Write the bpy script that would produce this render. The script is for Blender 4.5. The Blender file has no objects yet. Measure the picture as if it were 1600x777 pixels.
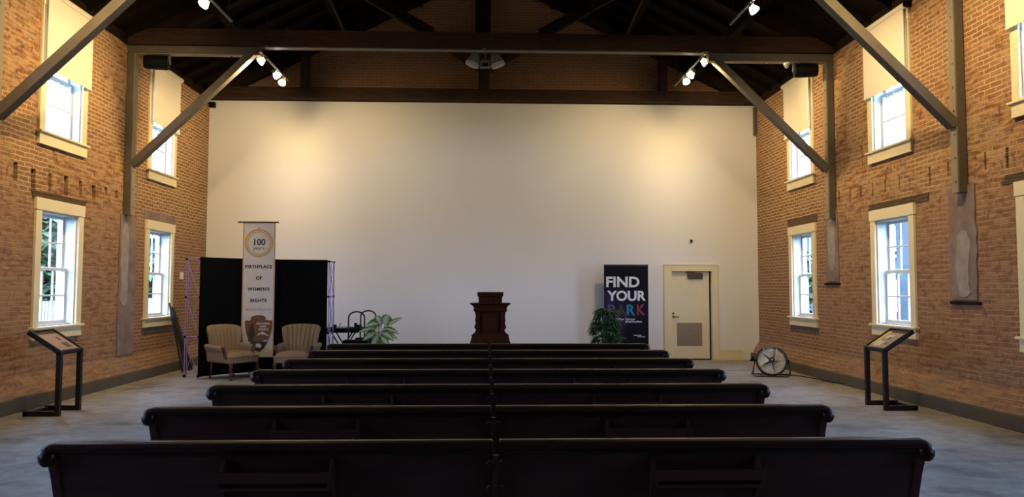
import bpy, bmesh, math, random
from mathutils import Matrix, Vector
C = bpy.context.scene.collection
SC = bpy.context.scene
PI = math.pi
R = math.radians

# ------------------------------------------------------------------ camera, world, exposure
F_PX = 1160.0
YAW, PITCH, ROLL, CAM_H = 0.0356, 0.054, -0.0017, 1.66
EXPOSURE = 0.0
SKY_COLOR = (0.48, 0.655, 1.0)
SKY_STRENGTH = 26.0
WARM = (1.0, 0.73, 0.34)

cam_data = bpy.data.cameras.new('camera')
cam = bpy.data.objects.new('camera', cam_data); C.objects.link(cam)
cam_data.sensor_width = 36.0
cam_data.lens = F_PX / 1600.0 * 36.0
cam_data.clip_start = 0.05
cam_data.clip_end = 200
cam.location = (0, 0, CAM_H)
cam.matrix_world = (Matrix.Translation((0, 0, CAM_H)) @ Matrix.Rotation(-YAW, 4, 'Z')
                    @ Matrix.Rotation(PI/2 + PITCH, 4, 'X') @ Matrix.Rotation(-ROLL, 4, 'Z'))
SC.camera = cam

SC.view_settings.view_transform = 'Standard'
SC.view_settings.look = 'None'
SC.view_settings.gamma = 1.0
SC.view_settings.use_curve_mapping = False
SC.view_settings.exposure = EXPOSURE
SC.cycles.max_bounces = 7
SC.cycles.diffuse_bounces = 4
SC.cycles.glossy_bounces = 3
SC.cycles.transparent_max_bounces = 10
SC.cycles.sample_clamp_indirect = 4.0
SC.cycles.caustics_reflective = False
SC.cycles.caustics_refractive = False
SC.cycles.use_denoising = True

world = bpy.data.worlds.new('overcast_sky'); SC.world = world
world.use_nodes = True
wn = world.node_tree
wn.nodes.clear()
wo = wn.nodes.new('ShaderNodeOutputWorld'); wb = wn.nodes.new('ShaderNodeBackground')
wb.inputs[0].default_value = (*SKY_COLOR, 1); wb.inputs[1].default_value = SKY_STRENGTH
wn.links.new(wb.outputs[0], wo.inputs[0])


def portal(loc, rot, sx, sy):
    l = bpy.data.lights.new('daylight_portal', 'AREA'); l.shape = 'RECTANGLE'
    l.size = sx; l.size_y = sy
    l.cycles.is_portal = True
    o = bpy.data.objects.new('daylight_portal', l); C.objects.link(o)
    o.location = loc; o.rotation_euler = rot
    return o


# ------------------------------------------------------------------ materials
def mat(name, color=(.5, .5, .5), rough=.6, metal=0.0, spec=.5, emit=None, estr=0.0, coat=0.0):
    m = bpy.data.materials.new(name); m.use_nodes = True
    b = m.node_tree.nodes['Principled BSDF']
    b.inputs['Base Color'].default_value = (*color, 1)
    b.inputs['Roughness'].default_value = rough
    b.inputs['Metallic'].default_value = metal
    b.inputs['Specular IOR Level'].default_value = spec
    b.inputs['Coat Weight'].default_value = coat
    if emit:
        b.inputs['Emission Color'].default_value = (*emit, 1)
        b.inputs['Emission Strength'].default_value = estr
    return m


class NT:
    """small helper to wire nodes"""
    def __init__(s, m):
        s.t = m.node_tree; s.b = s.t.nodes['Principled BSDF']
    def n(s, kind, **kw):
        x = s.t.nodes.new(kind)
        for k, v in kw.items():
            if k.startswith('i_'):
                x.inputs[k[2:].replace('_', ' ')].default_value = v
            else:
                setattr(x, k, v)
        return x
    def l(s, a, b): s.t.links.new(a, b)
    def pos(s): return s.n('ShaderNodeTexCoord').outputs['Object']
    def mix(s, fac, a, b, mode='MIX'):
        x = s.n('ShaderNodeMix', data_type='RGBA', blend_type=mode)
        for sock, v in ((x.inputs[0], fac), (x.inputs[6], a), (x.inputs[7], b)):
            if hasattr(v, 'links') or isinstance(v, bpy.types.NodeSocket): s.l(v, sock)
            elif isinstance(v, (int, float)): sock.default_value = v
            else: sock.default_value = (*v, 1)
        return x.outputs[2]
    def math(s, op, a, b=None, clamp=False):
        x = s.n('ShaderNodeMath', operation=op, use_clamp=clamp)
        for i, v in enumerate((a, b)):
            if v is None: continue
            if isinstance(v, (int, float)): x.inputs[i].default_value = v
            else: s.l(v, x.inputs[i])
        return x.outputs[0]
    def ramp(s, fac, lo, hi, a=0.0, b=1.0):
        x = s.n('ShaderNodeMapRange'); x.clamp = True
        s.l(fac, x.inputs[0])
        x.inputs[1].default_value = lo; x.inputs[2].default_value = hi
        x.inputs[3].default_value = a; x.inputs[4].default_value = b
        return x.outputs[0]
    def noise(s, vec, scale, detail=3, rough=.55, out='Fac'):
        x = s.n('ShaderNodeTexNoise'); s.l(vec, x.inputs['Vector'])
        x.inputs['Scale'].default_value = scale; x.inputs['Detail'].default_value = detail
        x.inputs['Roughness'].default_value = rough
        return x.outputs[out]
    def bump(s, h, strength=.4, dist=.01):
        x = s.n('ShaderNodeBump'); x.inputs['Strength'].default_value = strength
        x.inputs['Distance'].default_value = dist
        s.l(h, x.inputs['Height']); s.l(x.outputs[0], s.b.inputs['Normal'])


def mottled(name, c1, c2, scale=6, rough=.7, bump=0.0, spec=.4, stretch=None, metal=0.0, coat=0.0):
    m = mat(name, c1, rough, metal, spec, coat=coat); k = NT(m)
    v = k.pos()
    if stretch:
        mp = k.n('ShaderNodeMapping'); k.l(v, mp.inputs[0]); mp.inputs['Scale'].default_value = stretch; v = mp.outputs[0]
    f = k.noise(v, scale, 5)
    col = k.mix(k.ramp(f, .3, .7), c1, c2)
    k.l(col, k.b.inputs['Base Color'])
    if bump: k.bump(f, bump, .01)
    return m


def brick_mat(name, axis, weathered=True):
    m = mat(name, (.3, .15, .08), .85, spec=.25); k = NT(m)
    p = k.pos()
    sep = k.n('ShaderNodeSeparateXYZ'); k.l(p, sep.inputs[0])
    u = sep.outputs['Y' if axis == 'Y' else 'X']
    nz = k.noise(p, 3.2, 3, out='Color')
    nv = k.n('ShaderNodeVectorMath', operation='SUBTRACT'); k.l(nz, nv.inputs[0]); nv.inputs[1].default_value = (.5, .5, .5)
    sc = k.n('ShaderNodeVectorMath', operation='SCALE'); k.l(nv.outputs[0], sc.inputs[0]); sc.inputs['Scale'].default_value = .045 if weathered else .012
    com = k.n('ShaderNodeCombineXYZ'); k.l(u, com.inputs[0]); k.l(sep.outputs['Z'], com.inputs[1])
    ad = k.n('ShaderNodeVectorMath', operation='ADD'); k.l(com.outputs[0], ad.inputs[0]); k.l(sc.outputs[0], ad.inputs[1])
    def bt(c1, c2, mo, ms, smooth, bias=0):
        b = k.n('ShaderNodeTexBrick'); k.l(ad.outputs[0], b.inputs['Vector'])
        b.inputs['Color1'].default_value = (*c1, 1); b.inputs['Color2'].default_value = (*c2, 1); b.inputs['Mortar'].default_value = (*mo, 1)
        b.inputs['Scale'].default_value = 1.0; b.inputs['Mortar Size'].default_value = ms
        b.inputs['Mortar Smooth'].default_value = smooth; b.inputs['Bias'].default_value = bias
        b.inputs['Brick Width'].default_value = .212; b.inputs['Row Height'].default_value = .067
        return b
    clean = bt((.195, .092, .038), (.30, .150, .064), (.52, .36, .195), .0105, .35)
    old = bt((.145, .064, .033), (.35, .178, .085), (.42, .28, .16), .0095, .5)
    if weathered:
        ymask = k.ramp(u, 13.55, 14.0)                       # clean newer brickwork at the far end
        n1 = k.noise(p, 1.7, 5, .65)
        n2 = k.noise(p, 10.0, 5, .72)
        n3 = k.noise(p, 0.55, 3, .6)
        mp = k.n('ShaderNodeMapping'); k.l(ad.outputs[0], mp.inputs[0]); mp.inputs['Scale'].default_value = (3.2, 17, 1)
        n5 = k.noise(mp.outputs[0], 1.0, 4, .65)             # streaks that run along the courses
        mp = k.n('ShaderNodeMapping'); k.l(ad.outputs[0], mp.inputs[0]); mp.inputs['Scale'].default_value = (4.6, 14.9, 1)
        n6 = k.noise(mp.outputs[0], 1.0, 1, .3)              # tone from brick to brick
        patch = k.ramp(n3, .52, .58)                         # patches repointed with clean joints
        m2 = k.math('MAXIMUM', ymask, k.math('MULTIPLY', patch, .8))
        inv = k.math('SUBTRACT', 1.0, m2)
        tone = k.mix(k.ramp(n6, .38, .62), (.19, .082, .034), (.38, .195, .085))
        jf = k.math('MULTIPLY', old.outputs['Fac'], k.ramp(n1, .36, .62, .15, 1.0))
        oldc = k.mix(jf, tone, (.46, .31, .165))
        oldc = k.mix(k.ramp(n5, .54, .62, 0, .75), oldc, (.42, .27, .14))
        oldc = k.mix(k.ramp(n5, .44, .34, 0, .8), oldc, (.12, .05, .022))
        base = k.mix(m2, oldc, clean.outputs['Color'])
        wash = k.math('MULTIPLY', k.ramp(n1, .48, .64, 0, .60), inv)   # smeared mortar and lime
        base = k.mix(wash, base, (.36, .225, .112))
        spot = k.math('MULTIPLY', k.ramp(n2, .57, .63, 0, .85), inv)   # spalled dark bricks
        base = k.mix(spot, base, (.10, .042, .022))
        base = k.mix(k.math('MULTIPLY', k.ramp(n2, .40, .30, 0, .45), inv), base, (.46, .33, .20))
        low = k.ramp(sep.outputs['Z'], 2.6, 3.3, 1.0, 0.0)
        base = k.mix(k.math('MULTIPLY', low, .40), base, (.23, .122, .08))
        dust = k.math('MULTIPLY', k.ramp(sep.outputs['Z'], .2, .75, 1, 0), k.ramp(n1, .4, .6, .1, .8))
        base = k.mix(k.math('MULTIPLY', dust, .7), base, (.235, .158, .11))
        hgt = k.math('ADD', k.math('MULTIPLY', old.outputs['Fac'], -.5), k.math('ADD', k.math('MULTIPLY', n2, 1.1), k.math('MULTIPLY', n5, .8)))
        k.bump(hgt, .6, .014)
    else:
        base = k.mix(k.math('MULTIPLY', clean.outputs['Fac'], .35), bt((.20, .098, .048), (.25, .128, .066), (.25, .14, .075), .0105, .35).outputs['Color'], (.40, .27, .16))
        k.bump(k.math('MULTIPLY', clean.outputs['Fac'], -1.0), .5, .008)
    k.l(base, k.b.inputs['Base Color'])
    return m


def wood_mat(name, c1, c2, rough=.4, axis_stretch=(1.2, 14, 14), coat=0.0, bump=.05, spec=.5):
    return mottled(name, c1, c2, 3.0, rough, bump, spec, axis_stretch, coat=coat)


M = {}
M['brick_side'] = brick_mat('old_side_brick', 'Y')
M['brick_gable'] = brick_mat('gable_brick', 'X', False)
M['white_wall'] = mottled('painted_white_board', (.74, .72, .70), (.77, .75, .73), .7, .75, 0, .2)
M['cream'] = mottled('cream_trim_paint', (.73, .62, .38), (.77, .66, .42), 3, .5, 0, .4)
M['cream_door'] = mottled('cream_door_paint', (.72, .62, .40), (.76, .66, .43), 2, .5, 0, .4)
M['sash'] = mat('white_sash_paint', (.62, .65, .68), .5)
M['jamb'] = mat('white_jamb_paint', (.55, .56, .56), .6)
M['pew'] = wood_mat('dark_pew_wood', (.040, .016, .015), (.070, .026, .020), .38, (.8, 9, 9), spec=.22)
M['rail'] = wood_mat('pew_rail_wood', (.018, .007, .005), (.032, .012, .008), .30, (.8, 9, 9), spec=.2)
M['brass_dark'] = mat('dark_bronze', (.05, .035, .025), .4, .8)
M['lectern'] = wood_mat('lectern_mahogany', (.042, .011, .004), (.075, .021, .008), .65, (8, 8, 1.2), spec=.06)
M['timber'] = mottled('old_timber', (.026, .013, .008), (.060, .029, .016), 3.2, .85, .3, .2, (1.0, 5, 5))
M['timber_dark'] = mottled('dark_roof_timber', (.012, .007, .005), (.022, .012, .008), 3, .9, .1, .1)
M['roof'] = mottled('dark_roof_boards', (.008, .0055, .0045), (.014, .009, .007), 2, .95, .1, .05, (6, .5, 6))
M['steel'] = mottled('taupe_painted_steel', (.088, .071, .054), (.112, .092, .071), 5, .5, .03, .35)
M['steel_edge'] = mat('lighter_steel_flange', (.23, .185, .13), .45, .1)
M['baseboard'] = mottled('brown_baseboard_paint', (.085, .068, .050), (.105, .085, .062), 4, .5)
M['black_metal'] = mat('black_powder_metal', (.012, .011, .011), .45, .2)
M['black_plastic'] = mat('black_plastic', (.0035, .0035, .004), .6, spec=.12)
M['black_fabric'] = mottled('black_velour', (.0035, .0035, .004), (.006, .006, .0065), 60, .95, .1, .05)
M['alu_purple'] = mat('lavender_tube', (.36, .23, .58), .4, .2)
M['grey_metal'] = mat('grey_housing', (.13, .117, .10), .55)
M['flood_lens'] = mat('pale_lens', (.42, .37, .31), .4)
M['white_plastic'] = mat('white_plastic', (.75, .73, .68), .5)
M['chrome'] = mat('polished_metal', (.75, .75, .77), .22, 1.0)
M['silver'] = mottled('brushed_blade_metal', (.78, .78, .80), (.88, .88, .90), 5, .4, 0, .5)
M['plaster'] = mottled('grey_patch_plaster', (.175, .122, .095), (.27, .20, .165), 4, .9, .25, .1)
M['plaster_pale'] = mottled('pale_patch_plaster', (.26, .205, .17), (.36, .30, .26), 7, .9, .15, .1)
M['lintel'] = mottled('rotten_lintel_wood', (.055, .035, .022), (.16, .105, .065), 7, .9, .6, .1, (8, .8, 12))
M['gold'] = mat('gold_band', (.50, .30, .10), .5)
M['ink'] = mat('dark_purple_ink', (.022, .014, .03), .7)
M['ink_gold'] = mat('gold_ink', (.52, .33, .20), .7)
M['banner'] = mottled('white_banner_cloth', (.60, .58, .57), (.66, .64, .63), 5, .85, .05, .1)
M['arrow_brown'] = mottled('emblem_brown', (.16, .060, .028), (.21, .085, .040), 9, .8)
M['emblem_dark'] = mat('emblem_dark_green', (.030, .034, .036), .8)
M['emblem_white'] = mat('emblem_white', (.62, .60, .60), .8)
M['emblem_tan'] = mat('emblem_field_brown', (.13, .085, .050), .8)
M['upholstery'] = mottled('tan_upholstery', (.265, .172, .092), (.32, .21, .118), 40, .9, .12, .15)
M['upholstery_side'] = mottled('grey_tan_upholstery', (.23, .165, .108), (.275, .20, .138), 40, .9, .12, .15)
M['chair_wood'] = wood_mat('chair_leg_mahogany', (.05, .014, .008), (.085, .028, .014), .35, (8, 8, 1))
M['shade_tape'] = mat('shade_cassette', (.76, .68, .50), .5)
M['pot'] = mottled('dark_pot', (.05, .045, .04), (.07, .06, .055), 8, .6)
M['soil'] = mottled('potting_soil', (.02, .014, .01), (.04, .028, .02), 40, 1, .5)
M['fern_green'] = mottled('dark_leaf_green', (.018, .055, .016), (.05, .12, .035), 9, .5)
M['stem_green'] = mat('stem_green', (.10, .20, .06), .5)
M['tree_leaf'] = mottled('tree_leaf', (.02, .045, .015), (.05, .085, .03), 3, .7)
M['bark'] = mottled('bark', (.09, .07, .05), (.15, .12, .09), 8, .9)
M['lawn'] = mottled('lawn_grass', (.03, .05, .02), (.045, .07, .03), 2, .95)
M['fence_white'] = mat('pale_fence_paint', (.30, .32, .34), .6)
M['paper'] = mottled('printed_panel_tan', (.36, .24, .18), (.44, .31, .235), 14, .45, 0, .5)
M['paper_grey'] = mottled('printed_panel_grey', (.28, .22, .17), (.36, .29, .23), 16, .45, 0, .5)
M['print_dark'] = mat('print_dark', (.11, .075, .055), .5)
M['print_yellow'] = mat('print_yellow', (.55, .42, .08), .5)
M['print_pale'] = mat('print_pale', (.55, .50, .45), .5)
M['letter_white'] = mat('letter_white', (.72, .72, .76), .7)
M['letter_blue'] = mat('letter_blue', (.02, .16, .33), .7)
M['letter_red'] = mat('letter_red', (.22, .025, .035), .7)
M['letter_violet'] = mat('letter_violet', (.07, .045, .14), .7)
M['letter_brown'] = mat('letter_brown', (.05, .032, .028), .7)
M['orange'] = mat('orange_plastic', (.65, .16, .07), .5)
M['grille'] = mottled('door_grille_brown', (.30, .23, .15), (.35, .27, .18), 20, .6)
M['bronze'] = mat('bronze_closer', (.075, .042, .022), .5, .3)

# shade fabric: a little daylight comes through
m = mat('cream_shade_fabric', (.80, .70, .53), .85, spec=.1); k = NT(m)
tr = k.n('ShaderNodeBsdfTranslucent'); tr.inputs[0].default_value = (.75, .66, .50, 1)
mx = k.n('ShaderNodeMixShader'); mx.inputs[0].default_value = .07
k.l(k.b.outputs[0], mx.inputs[1]); k.l(tr.outputs[0], mx.inputs[2])
k.l(mx.outputs[0], k.t.nodes['Material Output'].inputs[0]); M['shade'] = m

# window glass
m = mat('window_glass', (1, 1, 1), .05); k = NT(m)
tp = k.n('ShaderNodeBsdfTransparent'); tp.inputs[0].default_value = (.93, .97, 1, 1)
gl = k.n('ShaderNodeBsdfGlossy'); gl.inputs['Roughness'].default_value = .03
mx = k.n('ShaderNodeMixShader'); mx.inputs[0].default_value = .06
k.l(tp.outputs[0], mx.inputs[1]); k.l(gl.outputs[0], mx.inputs[2])
k.l(mx.outputs[0], k.t.nodes['Material Output'].inputs[0]); M['glass'] = m

# lamp bulb
M['bulb'] = mat('lit_lamp_glass', (1, .9, .7), .4, emit=(1.0, .74, .36), estr=9.0)
M['bulb_bright'] = mat('lit_lamp_lens', (1, .95, .85), .4, emit=(1.0, .88, .68), estr=30.0)

# floor: worn grey stone-like boards with dark stains
m = mat('worn_grey_floor', (.2, .2, .2), .55, spec=.35); k = NT(m)
p = k.pos()
n1 = k.noise(p, .9, 5, .6); n2 = k.noise(p, 5.5, 5, .65); n3 = k.noise(p, .35, 2)
base = k.mix(k.ramp(n2, .38, .62), (.24, .218, .188), (.33, .305, .27))
mp = k.n('ShaderNodeMapping'); k.l(p, mp.inputs[0]); mp.inputs['Scale'].default_value = (1.0, 1.6, 1)
n4 = k.noise(mp.outputs[0], 1.3, 4, .6)
base = k.mix(k.ramp(n4, .52, .66, 0, .72), base, (.10, .092, .083))
base = k.mix(k.ramp(n4, .30, .40, .45, 0), base, (.36, .35, .335))
k.l(base, k.b.inputs['Base Color'])
k.l(k.ramp(n1, .3, .7, .42, .68), k.b.inputs['Roughness'])
k.bump(n2, .08, .01); M['floor'] = m

# poster: night sky, darker at the foot, violet haze at one side
m = mat('night_sky_poster', (.01, .01, .015), .6, spec=.12); k = NT(m)
p = k.pos(); sep = k.n('ShaderNodeSeparateXYZ'); k.l(p, sep.inputs[0])
n1 = k.noise(p, 2.2, 4)
hz = k.math('MULTIPLY', k.ramp(sep.outputs['Z'], .5, 1.1), k.ramp(sep.outputs['Z'], 1.2, 1.8, 1, 0))
hz = k.math('MULTIPLY', hz, k.ramp(sep.outputs['X'], -.55, .25, 1, .05))
hz = k.math('MULTIPLY', hz, k.ramp(n1, .3, .7))
k.l(k.mix(hz, (.0055, .0055, .009), (.07, .045, .14)), k.b.inputs['Base Color']); M['poster'] = m

# variegated leaf: cream middle, green margin (follows the leaf's own uv)
m = mat('variegated_leaf', (.2, .4, .15), .45); k = NT(m)
uv = k.n('ShaderNodeUVMap'); sep = k.n('ShaderNodeSeparateXYZ'); k.l(uv.outputs[0], sep.inputs[0])
d = k.math('ABSOLUTE', k.math('SUBTRACT', sep.outputs[0], .5))
nn = k.noise(k.pos(), 30, 3)
f = k.ramp(k.math('ADD', d, k.math('MULTIPLY', k.math('SUBTRACT', nn, .5), .6)), .12, .32)
k.l(k.mix(f, (.58, .62, .38), (.07, .17, .04)), k.b.inputs['Base Color']); M['vleaf'] = m


# ------------------------------------------------------------------ mesh builder
class MB:
    def __init__(s, off=(0, 0, 0)):
        s.v = []; s.f = []; s.uv = None; s.off = Vector(off); s.mi = None
    def add(s, vs, fs):
        n = len(s.v)
        s.v += [tuple(Vector(p) - s.off) for p in vs]
        s.f += [tuple(i + n for i in f) for f in fs]
        return s
    def box(s, x0, y0, z0, x1, y1, z1, mtx=None):
        vs = [(x, y, z) for x in (x0, x1) for y in (y0, y1) for z in (z0, z1)]
        if mtx is not None: vs = [mtx @ Vector(p) for p in vs]
        return s.add(vs, [(0, 1, 3, 2), (4, 6, 7, 5), (0, 4, 5, 1), (2, 3, 7, 6), (0, 2, 6, 4), (1, 5, 7, 3)])
    def beam(s, a, b, w, h, up=(0, 0, 1)):
        """square bar from a to b, w across, h along up"""
        a, b = Vector(a), Vector(b); d = (b - a).normalized(); up = Vector(up)
        if abs(d.dot(up)) > .98: up = Vector((0, 1, 0))
        x = d.cross(up).normalized(); z = x.cross(d).normalized()
        vs = []
        for p in (a, b):
            for sx, sz in ((-1, -1), (1, -1), (1, 1), (-1, 1)):
                vs.append(p + x * sx * w / 2 + z * sz * h / 2)
        return s.add(vs, [(3, 2, 1, 0), (4, 5, 6, 7)] + [(i, (i + 1) % 4, (i + 1) % 4 + 4, i + 4) for i in range(4)])
    def tube(s, pts, r, n=10, closed=False, caps=True, flat=None):
        """round tube along points; r a number or list; flat=(axis vector, factor) squashes"""
        P = [Vector(p) for p in pts]; m_ = len(P)
        rs = r if isinstance(r, (list, tuple)) else [r] * m_
        t = []
        for i in range(m_):
            a = P[i - 1] if (i > 0 or closed) else P[i]
            b = P[(i + 1) % m_] if (i < m_ - 1 or closed) else P[i]
            t.append((b - a).normalized())
        up = Vector((0, 0, 1)) if abs(t[0].z) < .9 else Vector((1, 0, 0))
        x = t[0].cross(up).normalized()
        vs = []
        for i in range(m_):
            x = (x - t[i] * x.dot(t[i])).normalized(); y = t[i].cross(x)
            for j in range(n):
                a = 2 * PI * j / n
                o = (x * math.cos(a) + y * math.sin(a)) * rs[i]
                if flat: ax = Vector(flat[0]); o = o + ax * o.dot(ax) * (flat[1] - 1)
                vs.append(P[i] + o)
        fs = []
        for i in range(m_ if closed else m_ - 1):
            k_ = (i + 1) % m_
            for j in range(n):
                fs.append((i * n + j, i * n + (j + 1) % n, k_ * n + (j + 1) % n, k_ * n + j))
        if caps and not closed:
            fs.append(tuple(reversed(range(n)))); fs.append(tuple((m_ - 1) * n + j for j in range(n)))
        return s.add(vs, fs)
    def lathe(s, prof, n=20, mtx=None):
        """prof list of (r, z)"""
        vs = []
        for r, z in prof:
            for j in range(n):
                a = 2 * PI * j / n
                p = Vector((r * math.cos(a), r * math.sin(a), z))
                vs.append(mtx @ p if mtx is not None else p)
        fs = []
        for i in range(len(prof) - 1):
            for j in range(n):
                fs.append((i * n + j, i * n + (j + 1) % n, (i + 1) * n + (j + 1) % n, (i + 1) * n + j))
        fs.append(tuple(reversed(range(n)))); fs.append(tuple((len(prof) - 1) * n + j for j in range(n)))
        return s.add(vs, fs)
    def prism(s, poly, a, b, axis='x', mtx=None):
        """2d polygon extruded from a to b along an axis: x -> (y,z), y -> (x,z), z -> (x,y)"""
        n = len(poly)
        def P(t, q):
            return {'x': (t, q[0], q[1]), 'y': (q[0], t, q[1]), 'z': (q[0], q[1], t)}[axis]
        vs = [P(a, q) for q in poly] + [P(b, q) for q in poly]
        if mtx is not None: vs = [mtx @ Vector(p) for p in vs]
        return s.add(vs, [tuple(range(n)), tuple(reversed(range(n, 2 * n)))] + [(i, i + n, (i + 1) % n + n, (i + 1) % n) for i in range(n)])
    def loft(s, prof, yoff=0.0):
        """stack of rectangles: (z, half width, half depth)"""
        vs = []
        for z, w, d in prof:
            vs += [(-w, -d + yoff, z), (w, -d + yoff, z), (w, d + yoff, z), (-w, d + yoff, z)]
        fs = [(3, 2, 1, 0)]
        for i in range(len(prof) - 1):
            for j in range(4):
                fs.append((i * 4 + j, i * 4 + (j + 1) % 4, i * 4 + 4 + (j + 1) % 4, i * 4 + 4 + j))
        b = (len(prof) - 1) * 4
        fs.append((b, b + 1, b + 2, b + 3))
        return s.add(vs, fs)
    def grid(s, nu, nv, fn):
        vs = [fn(i / nu, j / nv) for j in range(nv + 1) for i in range(nu + 1)]
        fs = [(j * (nu + 1) + i, j * (nu + 1) + i + 1, (j + 1) * (nu + 1) + i + 1, (j + 1) * (nu + 1) + i) for j in range(nv) for i in range(nu)]
        return s.add(vs, fs)
    def build(s, name, material, parent=None, smooth=False, bevel=0.0, subsurf=0, fix=True):
        me = bpy.data.meshes.new(name)
        me.from_pydata([tuple(p) for p in s.v], [], s.f)
        me.materials.append(material)
        if fix:
            bm = bmesh.new(); bm.from_mesh(me)
            bmesh.ops.recalc_face_normals(bm, faces=bm.faces[:]); bm.to_mesh(me); bm.free()
        if smooth:
            for p in me.polygons: p.use_smooth = True
        o = bpy.data.objects.new(name, me); C.objects.link(o)
        if parent is not None: o.parent = parent
        if bevel:
            b = o.modifiers.new('bevel', 'BEVEL'); b.width = bevel; b.segments = 2; b.limit_method = 'ANGLE'
        if subsurf:
            q = o.modifiers.new('subsurf', 'SUBSURF'); q.levels = subsurf; q.render_levels = subsurf
        return o


def tag(o, label=None, cat=None, group=None, kind=None):
    if label: o['label'] = label
    if cat: o['category'] = cat
    if group: o['group'] = group
    if kind: o['kind'] = kind
    return o


def thing(name, loc=(0, 0, 0), rz=0.0, label=None, cat=None, group=None, kind=None):
    o = bpy.data.objects.new(name, None); C.objects.link(o)
    o.empty_display_size = .1
    o.location = loc; o.rotation_euler = (0, 0, rz)
    return tag(o, label, cat, group, kind)


def kids(o): return [c for c in C.objects if c.parent == o]


def copy_tree(o, parent=None):
    c = o.copy(); C.objects.link(c)
    if parent is not None: c.parent = parent
    for ch in kids(o): copy_tree(ch, c)
    return c


def struct(o): o['kind'] = 'structure'; return o


def text(body, name, material, parent, loc, size, rot=(PI / 2, 0, 0), bold=.0, align='CENTER', sx=1.0, spacing=1.0, depth=.0015):
    cu = bpy.data.curves.new(name, 'FONT'); cu.body = body; cu.size = size; cu.align_x = align; cu.align_y = 'CENTER'
    cu.offset = bold; cu.extrude = depth; cu.space_character = spacing
    t = bpy.data.objects.new('tmp', cu); C.objects.link(t)
    bpy.context.view_layer.update()
    me = bpy.data.meshes.new_from_object(t.evaluated_get(bpy.context.evaluated_depsgraph_get()))
    bpy.data.objects.remove(t); bpy.data.curves.remove(cu)
    me.name = name; me.materials.clear(); me.materials.append(material)
    me.transform(Matrix.Diagonal((sx, 1, 1, 1)))
    me.transform(Matrix.Translation(loc) @ Matrix.Rotation(rot[2], 4, 'Z') @ Matrix.Rotation(rot[1], 4, 'Y') @ Matrix.Rotation(rot[0], 4, 'X'))
    o = bpy.data.objects.new(name, me); C.objects.link(o); o.parent = parent
    return o


# ------------------------------------------------------------------ the room shell
XW, YB, YF, ZW = 6.42, 17.28, -5.0, 6.04
RIDGE = 9.45
XOUT = 6.70
OPEN_W = .485
LOW_Z, UP_Z = (1.10, 2.78), (3.93, 5.76)
win_y = {-1: [1.2, 4.6, 7.7, 11.375, 14.82], 1: [1.2, 4.6, 8.06, 11.455, 14.785]}
pocket = {-1: [(9.88, .30), (10.30, .26), (10.70, .30), (11.11, .27), (11.53, .30), (11.93, .27), (12.33, .24), (12.72, .14), (13.09, .13)],
          1: [(8.45, .24), (8.85, .26), (9.25, .23), (10.02, .18), (10.45, .24), (11.24, .23), (11.65, .20), (12.04, .22), (12.42, .19), (12.80, .22), (13.2, .20)]}


def side_wall(s, name):
    holes = []
    for y in win_y[s]:
        for z in (LOW_Z, UP_Z): holes.append((y - OPEN_W, y + OPEN_W, z[0], z[1], None))
    rnd = random.Random(5 + s)
    for (y, h) in pocket[s]:
        w = rnd.uniform(.075, .12) if s == -1 else rnd.uniform(.035, .06)
        zt = (3.36 if s == -1 else 3.42) + rnd.uniform(-.02, .02)
        zb = zt - h
        if s == -1 and rnd.random() < .7:
            zm = zb + h * rnd.uniform(.35, .6); d = rnd.uniform(.02, .05)
            holes.append((y - w / 2, y + w / 2, zm, zt, .26)); holes.append((y - w / 2 + d * .5, y + w / 2 + d * .2, zb, zm, .25))
        else:
            holes.append((y - w / 2, y + w / 2, zb, zt, .26))
    ys = sorted({round(v, 4) for h in holes for v in h[:2]} | {YF, 17.7})
    zs = sorted({round(v, 4) for h in holes for v in h[2:4]} | {0.0, ZW})
    def at(y, z):
        for h in holes:
            if h[0] - 1e-5 < y < h[1] + 1e-5 and h[2] - 1e-5 < z < h[3] + 1e-5: return h[4] if h[4] else 9.
        return 0.0
    mb = MB()
    D = [[at((ys[i] + ys[i + 1]) / 2, (zs[j] + zs[j + 1]) / 2) for j in range(len(zs) - 1)] for i in range(len(ys) - 1)]
    X = lambda d: s * (XOUT if d > 5 else XW + d)
    def quad(*p): mb.add(p, [(0, 1, 2, 3)])
    for i in range(len(ys) - 1):
        for j in range(len(zs) - 1):
            d = D[i][j]; y0, y1, z0, z1 = ys[i], ys[i + 1], zs[j], zs[j + 1]
            if d < 5:
                quad((X(d), y0, z0), (X(d), y1, z0), (X(d), y1, z1), (X(d), y0, z1))
                quad((s * XOUT, y0, z0), (s * XOUT, y1, z0), (s * XOUT, y1, z1), (s * XOUT, y0, z1))
            e = D[i + 1][j] if i + 1 < len(D) else d
            if e != d: quad((X(d), y1, z0), (X(e), y1, z0), (X(e), y1, z1), (X(d), y1, z1))
            e = D[i][j + 1] if j + 1 < len(zs) - 1 else d
            if e != d: quad((X(d), y0, z1), (X(e), y0, z1), (X(e), y1, z1), (X(d), y1, z1))
    for (y, x) in ((YF, 0), (17.7, 0)): quad((s * XW, y, 0), (s * XOUT, y, 0), (s * XOUT, y, ZW), (s * XW, y, ZW))
    quad((s * XW, YF, ZW), (s * XOUT, YF, ZW), (s * XOUT, 17.7, ZW), (s * XW, 17.7, ZW))
    # the rough toe of the wall, spreading down to the baseboard
    return struct(mb.build(name, M['brick_side'], fix=False))


def wall_face(z):
    """inner face of a side wall: it spreads below the sills down to the baseboard"""
    return XW if z >= .46 else 6.255 + (XW - 6.255) * max(0, (z - .16) / .30)


for s in (-1, 1):
    mb = MB()
    mb.grid(120, 6, lambda u, v: (s * (wall_face(.16 + .30 * v) + .012 * math.sin(u * 190 + v * 7)), YF + u * (YB - YF), .16 + .30 * v))
    struct(mb.build('wall_left_batter' if s < 0 else 'wall_right_batter', M['brick_side'], fix=False))



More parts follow.
